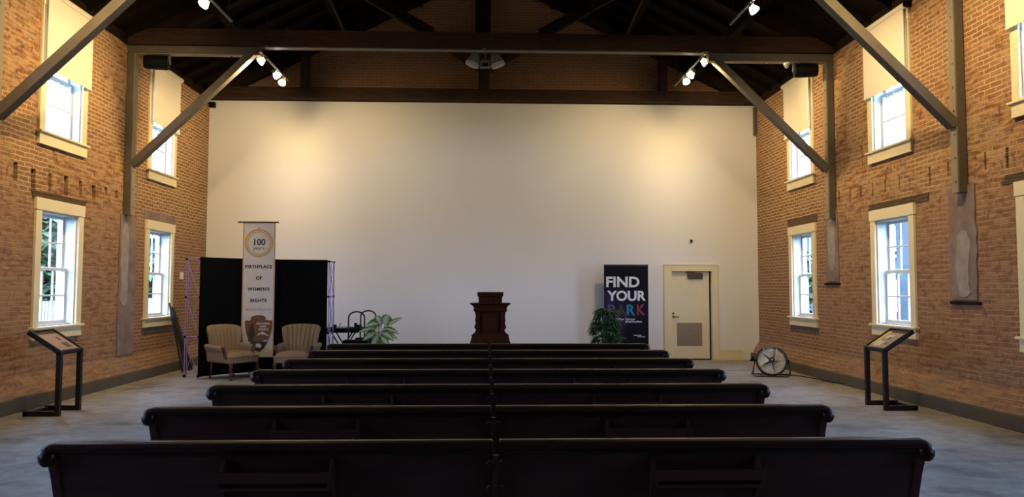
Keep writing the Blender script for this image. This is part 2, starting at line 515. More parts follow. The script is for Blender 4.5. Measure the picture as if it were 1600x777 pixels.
side_wall(-1, 'wall_left')
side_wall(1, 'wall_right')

# floor, ceiling, gables
fl = MB(); fl.box(-6.70, YF - .3, -.2, 6.70, 17.7, 0); struct(fl.build('floor', M['floor']))

ce = MB()
for s in (-1, 1):
    ce.add([(s * 7.1, YF - .4, ZW - .02 - .28 * .53), (s * 7.1, 17.9, ZW - .02 - .28 * .53), (0, 17.9, RIDGE), (0, YF - .4, RIDGE)], [(0, 1, 2, 3)])
    ce.add([(s * 7.1, YF - .4, ZW + .2 - .28 * .53), (s * 7.1, 17.9, ZW + .2 - .28 * .53), (0, 17.9, RIDGE + .22), (0, YF - .4, RIDGE + .22)], [(0, 1, 2, 3)])
    y = YF + .2
    while y < 17.2:
        ce.beam((s * 6.75, y, ZW - .05 + .02), (s * .05, y, RIDGE - .07), .06, .16)
        y += .62
    for t in (.25, .5, .75):
        ce.beam((s * 6.42 * (1 - t), YF, ZW + (RIDGE - ZW) * t - .22), (s * 6.42 * (1 - t), 17.25, ZW + (RIDGE - ZW) * t - .22), .16, .18)
struct(ce.build('ceiling', M['roof'], fix=False))

gb = MB()
gb.prism([(-6.84, 0), (6.84, 0), (6.84, ZW), (0, RIDGE + .1), (-6.84, ZW)], 17.46, 17.75, 'y')
struct(gb.build('wall_gable', M['brick_gable']))
bk = MB()
bk.prism([(-6.84, 0), (6.84, 0), (6.84, ZW), (0, RIDGE + .1), (-6.84, ZW)], YF - .3, YF, 'y')
struct(bk.build('wall_entrance', M['brick_gable']))

# white board wall with the door opening
DX0, DX1, DZ = 4.36, 5.31, 2.075
wb_ = MB()
for (x0, x1, z0, z1) in ((-6.44, DX0, 0, 6.02), (DX1, 6.46, 0, 6.02), (DX0, DX1, DZ, 6.02)):
    wb_.box(x0, YB, z0, x1, 17.44, z1)
struct(wb_.build('wall_back', M['white_wall']))
bb = MB(); bb.box(5.445, YB - .02, 0, 6.02, YB, .23); bb.box(5.445, YB - .028, .2, 6.02, YB, .23)
bb.box(-3.0, YB - .02, 0, 4.177, YB, .23); bb.box(-3.0, YB - .028, .2, 4.177, YB, .23)
struct(bb.build('baseboard_back', M['cream']))
for s, nm in ((-1, 'baseboard_left'), (1, 'baseboard_right')):
    b = MB()
    for y0, y1 in ((-4.9, -.5), (-.495, 3.6), (3.605, 8.2), (8.205, 12.9), (12.905, 17.26)):
        xa, xb = sorted((s * 6.20, s * 6.27))
        b.box(xa, y0, 0, xb, y1, .178)
    struct(b.build(nm, M['baseboard'], bevel=.006))

# door
dr = thing('door_1', (DX0, YB, 0)); struct(dr); o_ = (DX0, YB, 0)
b = MB(o_)
b.box(4.177, YB - .035, 0, DX0, YB, 2.215); b.box(DX1, YB - .035, 0, 5.445, YB, 2.215); b.box(DX0, YB - .035, DZ, DX1, YB, 2.215)
b.box(4.160, YB - .045, 2.215, 5.462, YB, 2.232)
b.build('door_frame', M['cream'], dr, bevel=.004)
b = MB(o_); b.box(DX0 + .004, YB + .05, .03, 5.262, YB + .095, DZ - .005); leaf = b.build('door_leaf', M['cream_door'], dr, bevel=.003)
b = MB(o_); b.box(DX0, YB + .10, 0, DX1, YB + .155, DZ); b.build('gap_shade_sheet', M['black_plastic'], dr)  # black sheet behind the leaf, stands in for the shade in the door gap
b = MB(o_)
b.box(4.49, YB + .042, .325, 5.085, YB + .05, .865)
for i in range(22): b.box(4.515, YB + .034, .35 + i * .0225, 5.06, YB + .043, .362 + i * .0225)
b.build('vent_grille', M['grille'], leaf)
b = MB(o_); b.box(4.75, YB - .01, 1.90, 5.10, YB + .052, 2.035); b.tube([(4.9, YB - .015, 2.05), (4.7, YB + .01, 2.055)], .012, 8)
b.build('door_closer', M['bronze'], leaf, bevel=.01)
b = MB(o_)
b.lathe([(.028, 0), (.028, .012), (.012, .014), (.012, .05)], 14, Matrix.Translation((4.405, YB + .05, 1.005)) @ Matrix.Rotation(PI / 2, 4, 'X'))
b.tube([(4.405, YB, 1.005), (4.44, YB - .005, 1.003), (4.53, YB - .002, 1.0)], .011, 8)
b.lathe([(.024, 0), (.024, .012), (.01, .013)], 14, Matrix.Translation((4.405, YB + .05, 1.085)) @ Matrix.Rotation(PI / 2, 4, 'X'))
b.build('door_handle', M['bronze'], leaf, smooth=False)


# ------------------------------------------------------------------ windows
def sash_mesh(s, yc, hw, z0, z1, d0, d1, name_parent, off):
    """one six-pane sash between wall depths d0,d1"""
    xa, xb = sorted((s * (XW + d0), s * (XW + d1)))
    b = MB(off); st = .045
    b.box(xa, yc - hw, z0, xb, yc - hw + st, z1); b.box(xa, yc + hw - st, z0, xb, yc + hw, z1)
    b.box(xa, yc - hw + st, z0, xb, yc + hw - st, z0 + .055); b.box(xa, yc - hw + st, z1 - .04, xb, yc + hw - st, z1)
    w = 2 * (hw - st)
    for i in (1, 2): y = yc - hw + st + w * i / 3; b.box(xa + .008, y - .012, z0 + .05, xb - .008, y + .012, z1 - .04)
    zm = (z0 + .055 + z1 - .04) / 2; b.box(xa + .009, yc - hw + st, zm - .012, xb - .009, yc + hw - st, zm + .012)
    sh = b.build('sash', M['sash'], name_parent, bevel=.002)
    g = MB(off); xm = (xa + xb) / 2; g.box(xm - .002, yc - hw + st - .003, z0 + .05, xm + .002, yc + hw - st + .003, z1 - .035)
    g.build('pane', M['glass'], sh)


def window(idx, s, yc, zr, upper):
    z0, z1 = zr; hw = OPEN_W
    loc = (s * XW, yc, z0); w = thing('window_%d' % idx, loc); struct(w)
    def B(x0, y0, za, x1, y1, zb, mb):
        xa, xb = sorted((s * x0, s * x1)); mb.box(xa, y0, za, xb, y1, zb)
    b = MB(loc)
    B(XW - .04, yc - .625, z0, XW, yc - hw, z1, b); B(XW - .04, yc + hw, z0, XW, yc + .625, z1, b)
    B(XW - .05, yc - .638, z1, XW, yc + .638, z1 + .175, b)
    b.build('casing', M['cream'], w, bevel=.005)
    b = MB(loc); B(XW - .085, yc - .66, z0 - .035, XW + .05, yc + .66, z0, b); b.build('sill', M['cream'], w, bevel=.008)
    b = MB(loc); B(XW - .05, yc - .63, z0 - (.185 if not upper else .20), XW, yc + .63, z0 - .035, b); b.build('apron', M['cream'], w, bevel=.005)
    b = MB(loc)
    B(XW, yc - hw, z0, XOUT, yc - hw + .022, z1, b); B(XW, yc + hw - .022, z0, XOUT, yc + hw, z1, b)
    B(XW, yc - hw, z1 - .022, XOUT, yc + hw, z1, b); B(XW + .05, yc - hw, z0 - .01, XOUT + .08, yc + hw, z0 + .015, b)
    b.build('jamb', M['jamb'], w)
    zm = (z0 + z1) / 2
    sash_mesh(s, yc, hw - .022, z0 + .015, zm + .02, .12, .165, w, loc)
    sash_mesh(s, yc, hw - .022, zm - .02, z1 - .022, .175, .22, w, loc)
    if upper: portal((s * (XOUT + .05), yc, z0 + .47), (0, R(90) * s, 0), .94, .94)
    else: portal((s * (XOUT + .05), yc, zm), (0, R(90) * s, 0), 1.68, .94)


n = 0
for s in (-1, 1):
    for y in reversed(win_y[s]):
        for zr, up in ((LOW_Z, False), (UP_Z, True)):
            n += 1; window(n, s, y, zr, up)


def shade(s, yc, label, seen=True):
    loc = (s * (XW - .06), yc, 4.83)
    t = thing('roller_shade', loc, 0, label, 'window shade', 'roller shades on the upper windows')
    x = XW - .085
    b = MB(loc); b.tube([(s * x, yc - .66, 5.965), (s * x, yc + .66, 5.965)], .048, 16); b.build('roller', M['shade_tape'], t, smooth=False)
    b = MB(loc); xa, xb = sorted((s * (x - .012), s * (x - .009)))
    b.box(xa, yc - .61, 4.84, xb, yc + .61, 5.95); b.build('fabric', M['shade'], t)
    b = MB(loc); xa, xb = sorted((s * (x - .018), s * (x - .003))); b.box(xa, yc - .61, 4.815, xb, yc + .61, 4.842)
    b.build('hem_bar', M['shade_tape'], t, bevel=.003)
    b = MB(loc)
    for e in (-.668, .668):
        b = MB(loc); xa, xb = sorted((s * (x - .04), s * (XW - .04))); b.box(xa, yc + e - .006, 5.925, xb, yc + e + .006, 6.015)
        b.build('bracket', M['black_metal'], t)


shade(-1, 14.82, 'cream roller shade half down on the far upper left window, behind the black loudspeaker')
shade(-1, 11.375, 'cream roller shade half down on the upper left window crossed by the nearest steel brace')
shade(-1, 7.7, 'cream roller shade on the left upper window outside the frame')
shade(1, 14.785, 'cream roller shade half down on the far upper right window, below the black loudspeaker')
shade(1, 11.455, 'cream roller shade half down on the right upper window crossed by the nearer steel brace')
shade(1, 8.06, 'cream roller shade cut by the right edge of the photo')

# lintels, plaster patches
tn = 0
def trim(mb, material, bevel=0.0):
    global tn
    tn += 1; return struct(mb.build('trim_%d' % tn, material, bevel=bevel))
for s, y0, y1, z0, z1 in ((-1, 10.66, 12.12, 2.945, 3.055), (1, 10.50, 12.14, 2.955, 3.07), (1, 7.3, 8.95, 2.955, 3.075)):
    rnd = random.Random(int(y0 * 10)); b = MB()
    for i in range(4):
        xa, xb = sorted((s * (XW + .02), s * (XW - .008 - rnd.uniform(0, .012))))
        za = z0 + (z1 - z0) * i / 4; b.box(xa, y0 + rnd.uniform(-.04, .04), za, xb, y1 + rnd.uniform(-.06, .06), za + (z1 - z0) / 4 - .006)
    trim(b, M['lintel'])
for s, y0, y1 in ((-1, 14.13, 15.55), (1, 14.10, 15.50)):
    xa, xb = sorted((s * (XW + .02), s * (XW - .006))); b = MB(); b.box(xa, y0, 2.955, xb, y1, 3.13); trim(b, M['plaster'] if s < 0 else M['lintel'])
    b = MB(); xa, xb = sorted((s * (XW + .02), s * (XW - .012))); b.box(xa, y0 + .03, .80, xb, y1 - .05, .905); trim(b, M['baseboard'])


def plaster(s, y0, y1, z0, z1, pale):
    """grey patch where an old post was let into the brick; ragged edges"""
    rnd = random.Random(int(y0 * 77)); b = MB()
    L = [(y0 + rnd.uniform(-.02, .02), z0 + (z1 - z0) * i / 12) for i in range(13)]
    Rr = [(y1 + rnd.uniform(-.03, .03), z0 + (z1 - z0) * i / 12) for i in range(13)]
    for i in range(12):
        (ya, za), (yb, zb), (yc, _), (yd, _) = L[i], L[i + 1], Rr[i + 1], Rr[i]
        b.add([(s * (wall_face(z) - o), y, z) for o in (.022, -.01) for y, z in ((ya, za), (yd, za), (yc, zb), (yb, zb))],
              [(0, 1, 2, 3), (7, 6, 5, 4), (0, 3, 7, 4), (1, 5, 6, 2), (0, 4, 5, 1), (3, 2, 6, 7)])
    trim(b, M['plaster'])
    for (ya, yb, za, zb) in pale:
        b = MB(); c = []
        for i in range(16):
            a = 2 * PI * i / 16
            c.append(((ya + yb) / 2 + (yb - ya) / 2 * (abs(math.cos(a)) ** .5) * math.copysign(1, math.cos(a)) + rnd.uniform(-.035, .035),
                      (za + zb) / 2 + (zb - za) / 2 * (abs(math.sin(a)) ** .5) * math.copysign(1, math.sin(a))))
        n_ = len(c)
        b.add([(s * (wall_face(z) - o), y, z) for o in (.030, .015) for y, z in c],
              [tuple(range(n_)), tuple(reversed(range(n_, 2 * n_)))] + [(i, i + n_, (i + 1) % n_ + n_, (i + 1) % n_) for i in range(n_)]); trim(b, M['plaster_pale'])
plaster(-1, 13.22, 13.83, .47, 2.95, [(13.27, 13.53, 1.35, 2.85)])
plaster(1, 13.26, 13.74, 1.80, 3.12, [(13.33, 13.62, 2.0, 3.0)])
plaster(1, 9.45, 10.02, 1.52, 3.05, [(9.58, 9.86, 1.55, 2.45)])
for y0, y1, z in ((13.22, 13.80, 1.765), (9.40, 10.02, 1.487)):
    b = MB(); b.box(XW - .035, y0, z - .03, XW + .01, y1, z + .01); trim(b, M['timber_dark'])

# dark wall plates along the wall heads
for s in (-1, 1):
    b = MB(); xa, xb = sorted((s * (XW + .3), s * (XW - .02))); b.box(xa, YF, ZW - .03, xb, 17.25, ZW + .14); trim(b, M['timber_dark'])


# ------------------------------------------------------------------ roof trusses
def king_truss(y, label, back):
    loc = (0, y, 6.0); t = thing('roof_truss', loc, 0, label, 'roof truss')
    tm = M['timber'] if back else M['timber_dark']
    b = MB(loc)
    if back:
        b.box(-6.35, y - .1, 6.03, 6.38, y + .12, 6.285)
        for i in range(30): x = -5.9 + i * .4; b.box(x, y - .112, 6.13, x + .05, y - .1, 6.18)
    else:
        b.box(-6.42, y - .13, 6.02, 6.42, y + .13, 6.315)
        for i in range(32): x = -5.7 + i * .37; b.box(x, y - .142, 6.14, x + .045, y - .13, 6.19)
    b.build('tie_beam', M['timber'], t)
    b = MB(loc); b.box(-.18 if back else -.20, y - .1, 6.285 if back else 6.315, .08, y + .1, RIDGE - .3); b.build('king_post', tm, t)
    for s in (-1, 1):
        b = MB(loc)
        if back: b.beam((s * .12 - .05, y, 6.80), (s * 1.25, y, 7.55), .16, .17)
        else: b.beam((s * 1.0, y, 6.33), (s * 3.1, y, 7.55), .16, .18)
        b.build('strut', tm, t)
        b = MB(loc); b.beam((s * 6.2, y, ZW + .10), (s * .08, y, RIDGE - .28), .18, .24); b.build('rafter', M['timber_dark'], t)
        if back:
            b = MB(loc); x = -4.19 if s < 0 else 4.16; b.box(x - .09, y - .08, 6.285, x + .09, y + .08, 7.12); b.build('post', tm, t)
        else:
            b = MB(loc); b.tube([(s * 2.58, y, 6.31), (s * 3.05, y, 7.4)], .018, 8); b.build('tie_rod', M['steel'], t)
    return t
king_truss(17.1, 'reddish timber roof truss against the brick gable above the white wall', True)
king_truss(13.42, 'dark timber roof truss in mid room, its tie beam carried by the steel braces', False)
king_truss(9.70, 'dark timber roof truss nearest the camera, above the top of the photo', False)


# ------------------------------------------------------------------ steel brace frames under the trusses
def brace_frame(s, y, label):
    loc = (s * 6.36, y, 2.95); t = thing('steel_brace', loc, 0, label, 'steel brace', 'steel knee braces')
    b = MB(loc); xa, xb = sorted((s * 6.29, s * 6.41))
    b.box(xa, y - .07, 2.95, xb, y + .07, 5.87)
    p = b.build('post', M['steel'], t, bevel=.006)
    b = MB(loc); xa, xb = sorted((s * 6.275, s * 6.29)); b.box(xa, y - .065, 2.95, xb, y + .065, 5.86)
    for i in range(9): b.tube([(s * 6.262, y - .02, 3.1 + i * .32), (s * 6.28, y - .02, 3.1 + i * .32)], .016, 8)
    b.build('flange', M['steel_edge'], p)
    b = MB(loc); xa, xb = sorted((s * 6.41, s * 4.085)); b.box(xa, y - .07, 5.872, xb, y + .07, 6.005)
    bm_ = b.build('head_beam', M['steel'], t, bevel=.006)
    b = MB(loc); b.box(xa + (0 if s > 0 else .13), y - .065, 5.85, xb - (.13 if s > 0 else 0), y + .065, 5.866)
    for i in range(3): b.tube([(s * (4.6 + i * .6), y, 5.835), (s * (4.6 + i * .6), y, 5.855)], .018, 8)
    b.build('flange', M['steel_edge'], bm_)
    b = MB(loc); b.beam((s * 6.285, y, 3.86), (s * 4.20, y, 5.92), .13, .15, up=(0, 1, 0)); b.build('diagonal', M['steel'], t, bevel=.008)
    return t
brace_frame(-1, 13.38, 'taupe steel knee brace on the left wall at mid room, black loudspeaker under its beam')
brace_frame(1, 13.38, 'taupe steel knee brace on the right wall at mid room, black loudspeaker under its beam')
brace_frame(-1, 9.66, 'nearest steel knee brace on the left, only its long diagonal crosses the top corner')
brace_frame(1, 9.66, 'nearest steel knee brace on the right wall, its post bolted above a grey plaster patch')
for y, lb in ((13.38, 'thin pale steel strap along the underside of the mid-room tie beam'),):
    b = MB(); b.box(-4.0, y - .05, 6.002, 4.0, y + .08, 6.018); tag(b.build('steel_strap', M['steel'], None), lb, 'steel strap')

# ------------------------------------------------------------------ track lights
def aim_matrix(p, d):
    d = Vector(d).normalized(); return Matrix.Translation(p) @ d.to_track_quat('Z', 'Y').to_matrix().to_4x4()


def track_light(x, y0, y1, z, heads, label):
    loc = (x, (y0 + y1) / 2, z); t = thing('track_light', loc, 0, label, 'track light', 'ceiling track lights')
    b = MB(loc); b.box(x - .018, y0, z - .014, x + .018, y1, z + .014); b.build('track', M['grey_metal'], t)
    for yy in (y0 + .35, y1 - .15):
        b = MB(loc); b.tube([(x, yy, z), (x, yy, ZW + .53 * (XW - abs(x)) - .05)], .008, 6); b.build('hanger', M['black_metal'], t)
    for (hy, aim, watts, bright, spread) in heads:
        p = Vector((x, hy, z - .12)); d = (Vector(aim) - p).normalized(); mt = aim_matrix(p, d)
        b = MB(loc); b.tube([(x, hy, z - .01), (x, hy, z - .05)], .018, 8)
        b.lathe([(.022, -.11), (.030, -.10), (.034, -.06), (.028, -.045)], 12, mt)
        b.tube([(x, hy, z - .05), tuple(p - d * .085)], .012, 8)
        h = b.build('lamp_head', M['grey_metal'], t)
        b = MB(loc); b.lathe([(.028, -.05), (.045, -.02), (.070, .035), (.075, .06)], 18, mt)
        b.build('lamp_glass', M['bulb_bright'] if bright else M['bulb'], h, smooth=True)
        b = MB(loc); b.lathe([(.072, .058), (.072, .064), (.05, .072), (.01, .076)], 18, mt); b.build('lens', M['bulb_bright'], h, smooth=True)
        l = bpy.data.lights.new('spot_lamp', 'SPOT'); l.energy = watts; l.color = WARM; l.spot_size = R(spread); l.spot_blend = 1.0
        l.shadow_soft_size = .06
        lo = bpy.data.objects.new('spot_lamp', l); C.objects.link(lo); lo.parent = h
        lo.matrix_local = Matrix.Translation(-Vector(loc)) @ mt @ Matrix.Translation((0, 0, .10)) @ Matrix.Rotation(PI, 4, 'X')


WB = 300
track_light(-4.05, 13.25, 15.1, 5.90, [(13.38, (-6.4, 13.6, 4.2), 360, False, 130), (14.25, (-2.6, 17.3, 3.8), WB, True, 112), (14.75, (-6.1, 17.3, 4.0), 235, False, 118)],
            'track light with three lit heads high on the left in front of the white wall')
track_light(4.05, 13.4, 15.6, 6.02, [(13.5, (6.4, 13.6, 4.2), 360, False, 130), (14.3, (2.6, 17.3, 3.8), WB, True, 112), (14.75, (6.1, 17.3, 4.0), 235, False, 118)],
            'track light with three lit heads high on the right in front of the white wall')
track_light(-4.05, 7.2, 11.75, 5.90, [(10.65, (-6.4, 11.9, 4.1), 345, True, 140), (8.2, (-6.4, 9.6, 3.8), 520, False, 120), (7.4, (-3.2, 17.3, 4.6), 120, False, 80)],  # last head is unseen, added as fill for the back wall
            'track light with one lit head at the top of the photo on the left')
track_light(4.05, 7.2, 11.98, 6.05, [(10.95, (6.4, 11.9, 4.1), 265, True, 140), (8.2, (6.4, 9.6, 3.8), 520, False, 120), (7.4, (3.2, 17.3, 4.6), 120, False, 80)],  # here too the last head is an unseen fill for the back wall
            'track light with one lit head at the top of the photo on the right')


# ------------------------------------------------------------------ speakers, camera, flood lamp, wall boxes
def ceiling_speaker(s, zc, label):
    loc = (s * 5.93, 13.38, zc); t = thing('loudspeaker', loc, 0, label, 'loudspeaker', 'black loudspeakers under the steel beams')
    b = MB(loc)
    ax = Matrix.Translation((s * 5.93, 13.38, zc)) @ Matrix.Rotation(R(90) * s, 4, 'Y') @ Matrix.Rotation(R(10), 4, 'X')
    b.lathe([(.07, .21), (.11, .20), (.125, .12), (.13, -.10), (.125, -.19), (.10, -.20)], 22, ax); b.build('cabinet', M['black_plastic'], t, smooth=False)
    b = MB(loc); b.lathe([(.118, -.201), (.118, -.207), (.04, -.212)], 22, ax); b.build('grille', M['black_metal'], t)
    b = MB(loc); e = s * 5.70
    b.tube([(e, 13.38, 5.85), (e, 13.33, zc + .08), (e - s * .02, 13.38, zc - .03), (e + s * .02, 13.45, zc + .06), (e, 13.40, 5.85)], .012, 6)
    b.build('yoke', M['grey_metal'], t)
    b = MB(loc); b.tube([(s * 5.93, 13.38, 5.85), (s * 5.93, 13.38, zc + .12)], .02, 8); b.build('hanger', M['grey_metal'], t)
ceiling_speaker(-1, 5.715, 'black cylindrical loudspeaker under the left steel beam above the far window')
ceiling_speaker(1, 5.715, 'black cylindrical loudspeaker under the right steel beam beside the small dome camera')
loc = (5.56, 13.36, 5.85); t = thing('dome_camera', loc, 0, 'small silver dome camera under the right steel beam', 'security camera')
b = MB(loc); b.lathe([(.05, 5.85), (.055, 5.82), (.05, 5.805)], 16, Matrix.Translation((5.56, 13.36, 0))); b.build('base', M['white_plastic'], t, smooth=False)
b = MB(loc); b.lathe([(.045, 5.806), (.045, 5.785), (.035, 5.76), (.012, 5.745)], 16, Matrix.Translation((5.56, 13.36, 0))); b.build('dome', M['chrome'], t, smooth=True)

loc = (-.02, 13.30, 5.76); t = thing('flood_lamp', loc, 0, 'grey twin-headed emergency flood lamp hanging under the middle of the tie beam', 'emergency lamp')
b = MB(loc); b.box(-.10, 13.24, 5.665, .06, 13.36, 5.80); b.box(-.115, 13.235, 5.66, -.10, 13.365, 5.79); b.box(.06, 13.235, 5.66, .075, 13.365, 5.79)
b.build('battery_box', M['grey_metal'], t, bevel=.008)
b = MB(loc); b.box(-.075, 13.232, 5.675, .035, 13.24, 5.735); b.build('front_cover', M['black_plastic'], t)
b = MB(loc); b.tube([(-.02, 13.3, 5.80), (-.02, 13.3, 6.02)], .011, 8); b.lathe([(.02, 5.97), (.024, 6.0), (.02, 6.02)], 10, Matrix.Translation((-.05, 13.25, 0))); b.build('hanger', M['grey_metal'], t)
for s in (-1, 1):
    mt = Matrix.Translation((-.02 + s * .20, 13.28, 5.80)) @ Matrix.Rotation(R(-22) * s, 4, 'Y') @ Matrix.Rotation(R(8), 4, 'X')
    b = MB(loc); b.lathe([(.04, .14), (.075, .10), (.115, .0), (.125, -.05)], 20, mt); h = b.build('flood_head', M['grey_metal'], t, smooth=False)
    b = MB(loc); b.lathe([(.132, -.048), (.132, -.10), (.11, -.125), (.05, -.135)], 20, mt); tag(b.build('lens', M['flood_lens'], h, smooth=False), 'pale lens')

b = MB(); b.box(-6.40, 17.18, 5.84, -6.27, 17.28, 5.96); b.lathe([(.035, 0), (.03, .02), (.01, .025)], 12, Matrix.Translation((-6.30, 17.18, 5.90)) @ Matrix.Rotation(PI / 2, 4, 'X'))
tag(b.build('sensor_box', M['black_plastic'], None, bevel=.006), 'small black box at the top left corner of the white wall', 'sensor')
b = MB(); b.box(6.35, 17.18, 5.30, 6.43, 17.28, 5.98)
for z in (5.40, 5.62): b.tube([(6.345, 17.2, z), (6.345, 17.16, z)], .02, 8)
tag(b.build('steel_bracket', M['steel'], None, bevel=.008), 'short olive steel bracket at the top right corner of the white wall', 'bracket')
loc = (4.822, YB, 2.80); t = thing('motion_sensor', loc, 0, 'small motion sensor on the white wall above the door', 'sensor')
b = MB(loc); b.box(4.775, YB - .03, 2.74, 4.87, YB, 2.87); b.build('housing', M['white_plastic'], t, bevel=.012)
b = MB(loc); b.lathe([(.034, 0), (.030, .02), (.012, .03)], 14, Matrix.Translation((4.83, YB - .03, 2.79)) @ Matrix.Rotation(PI / 2, 4, 'X')); b.build('lens', M['brass_dark'], t)
b = MB(); b.box(4.765, YB - .012, 2.41, 4.88, YB, 2.53); b.box(4.79, YB - .014, 2.44, 4.85, YB - .011, 2.447)
tag(b.build('cover_plate', M['white_wall'], None, bevel=.004), 'white blank cover plate on the white wall between sensor and door', 'cover plate')
b = MB(); b.box(-XW, 15.84, 1.84, -XW + .035, 15.96, 1.99); b.box(-XW + .035, 15.88, 1.88, -XW + .042, 15.92, 1.93)
tag(b.build('thermostat', M['white_plastic'], None, bevel=.005), 'small white control box on the left brick wall behind the screen', 'wall control')

# ------------------------------------------------------------------ pews
def pew_proto():
    t = thing('pew', (0, 0, 0))
    HW = 1.985
    for s in (-1, 1):
        xa, xb = sorted((s * .014, s * HW))
        b = MB(); b.prism([(.085, .36), (.11, .36), (-.030, .925), (-.055, .925)], xa, xb, 'x'); b.build('back_panel', M['pew'], t)
        b = MB()
        prof = [(-.092, .926), (-.100, .934), (-.101, .945), (-.094, .956), (-.080, .963), (-.055, .967), (-.020, .966), (.000, .955), (.004, .935), (-.004, .922), (-.05, .920)]
        b.prism(prof, xa, xb, 'x'); b.prism([(-.066, .905), (-.076, .922), (-.02, .922), (-.02, .905)], xa, xb, 'x')
        b.build('top_rail', M['rail'], t, bevel=.004)
        b = MB(); b.prism([(.06, .415), (.48, .435), (.50, .445), (.50, .465), (.08, .445)], xa, xb, 'x'); b.build('seat', M['pew'], t)
        b = MB(); b.box(xa, .44, .34, xb, .465, .42); b.build('seat_apron', M['pew'], t)
        b = MB()
        side = [(.10, 0), (.09, .36), (-.035, .80), (-.075, .90), (-.045, .945), (.0, .925), (.05, .84), (.12, .72), (.24, .655), (.40, .64), (.46, .60), (.44, .52), (.48, .30), (.50, 0)]
        x0, x1 = sorted((s * 1.965, s * 2.005)); b.prism(side, x0, x1, 'x'); e = b.build('end_panel', M['pew'], t, bevel=.004)
        b = MB()
        pts = [(s * 1.995, -.074, .862), (s * 1.997, -.082, .89), (s * 1.998, -.070, .917), (s * 1.998, -.035, .928), (s * 1.998, .01, .905), (s * 1.998, .055, .835), (s * 1.998, .125, .715), (s * 1.998, .24, .655), (s * 1.998, .39, .64), (s * 1.998, .46, .60), (s * 1.998, .455, .55)]
        b.tube(pts, [.022, .040, .046, .044, .040, .036, .034, .034, .036, .038, .02], 12)
        b.build('end_scroll', M['rail'], e, smooth=True, subsurf=1)
    b = MB(); b.prism([(.06, 0), (.12, 0), (.10, .36), (-.045, .90), (-.075, .90), (.06, .36)], -.016, .016, 'x'); b.box(-.02, .1, 0, .02, .46, .41)
    b.build('center_post', M['pew'], t)
    for s in (-1, 1):
        for z, y in ((.868, -.058), (.748, -.026)):
            b = MB()
            pts = [(s * .012, y, z), (s * .030, y - .012, z + .008), (s * .042, y - .012, z - .004), (s * .036, y - .010, z - .018), (s * .026, y - .01, z - .012)]
            b.tube(pts, [.006, .006, .006, .005, .004], 7); b.lathe([(.009, 0), (.008, .008), (.003, .011)], 8, Matrix.Translation((s * .016, y, z)) @ Matrix.Rotation(PI / 2, 4, 'X'))
            b.build('corner_iron', M['brass_dark'], t)
    for x0 in (-1.24, .715):
        x1 = x0 + .505; b = MB()
        prof = [(-.042, .895), (-.060, .89), (-.085, .84), (-.115, .815), (-.125, .79), (-.115, .765), (-.07, .755), (-.040, .70), (.01, .70)]
        b.box(x0 + .01, -.120, .760, x1 - .01, -.02, .774); rk = b.build('book_rack', M['pew'], t)
        for xa in (x0, x1 - .016): b = MB(); b.prism(prof, xa, xa + .016, 'x'); b.build('rack_side', M['pew'], rk)
        b = MB(); b.box(x0 - .004, -.128, .795, x1 + .004, -.116, .842); b.build('front_slat', M['pew'], rk)
    return t


PX, P1, PS = .05, 3.50, .9956
order = ['nearest dark wooden pew, largest across the bottom of the photo', 'second dark wooden pew from the camera',
         'third dark wooden pew from the camera', 'fourth dark wooden pew, in the middle of the rows',
         'fifth dark wooden pew from the camera', 'sixth dark wooden pew, just behind the frontmost one', 'frontmost dark wooden pew, farthest away and nearest the lectern']
pew0 = pew_proto()
for i, lb in enumerate(order):
    p = pew0 if i == 0 else copy_tree(pew0)
    p.location = (PX, P1 + i * PS, 0); tag(p, lb, 'pew', 'rows of dark wooden pews')
    if i:
        for ch in kids(p):
            if ch.name.startswith('book_rack'): ch.location.x += (-.05, .02, .0, .03, -.02, .02)[i - 1]

# ------------------------------------------------------------------ lectern
loc = (.085, 13.0, 0); t = thing('lectern', loc, 0, 'carved dark mahogany lectern standing in front of the white wall', 'lectern')
b = MB(); b.loft([(0, .36, .30), (.08, .36, .30), (.10, .34, .28), (.14, .33, .27), (.70, .33, .27), (.72, .345, .285), (.745, .345, .285), (.765, .325, .265), (.80, .315, .255), (.83, .30, .24), (.865, .30, .24), (.885, .275, .215)])
b.build('base', M['lectern'], t, bevel=.006)
b = MB(); b.loft([(.88, .225, .19), (1.27, .225, .19)]); sh = b.build('shaft', M['lectern'], t)
b = MB(); b.box(-.15, -.20, .93, .15, -.19, 1.22); b.box(-.13, -.208, .95, .13, -.20, 1.20); b.build('front_panel', M['lectern'], sh, bevel=.005)
for s in (-1, 1):
    b = MB()
    prof = [(s * q, z) for q, z in ((.18, .885), (.262, .885), (.268, .90), (.248, .925), (.246, .95), (.258, .97), (.274, .985), (.272, 1.01), (.258, 1.03), (.250, 1.08), (.262, 1.10), (.258, 1.14), (.250, 1.20), (.262, 1.235), (.262, 1.265), (.18, 1.265))]
    b.prism(prof, -.225, -.15, 'y'); b.build('scroll_bracket', M['lectern'], t, bevel=.004)
    b = MB(); b.prism(prof, .12, .20, 'y'); b.build('scroll_bracket', M['lectern'], t, bevel=.004)
    b = MB(); b.lathe([(.02, 0), (.04, .01), (.045, .03), (.03, .06), (.038, .085), (.02, .11)], 14, Matrix.Translation((s * .285, -.225, .77))); b.build('turned_knob', M['lectern'], t, smooth=True)
b = MB(); b.loft([(1.255, .255, .215), (1.275, .29, .25), (1.285, .285, .245), (1.335, .282, .242), (1.35, .292, .252), (1.375, .31, .27), (1.392, .345, .305), (1.402, .352, .312), (1.408, .345, .305)]); b.build('cornice', M['lectern'], t)
b = MB(); b.loft([(1.405, .198, .17), (1.41, .20, .17), (1.515, .205, .175), (1.53, .222, .192), (1.585, .226, .196), (1.598, .224, .194), (1.60, .215, .185)]); b.build('book_box', M['lectern'], t)
t.location = loc

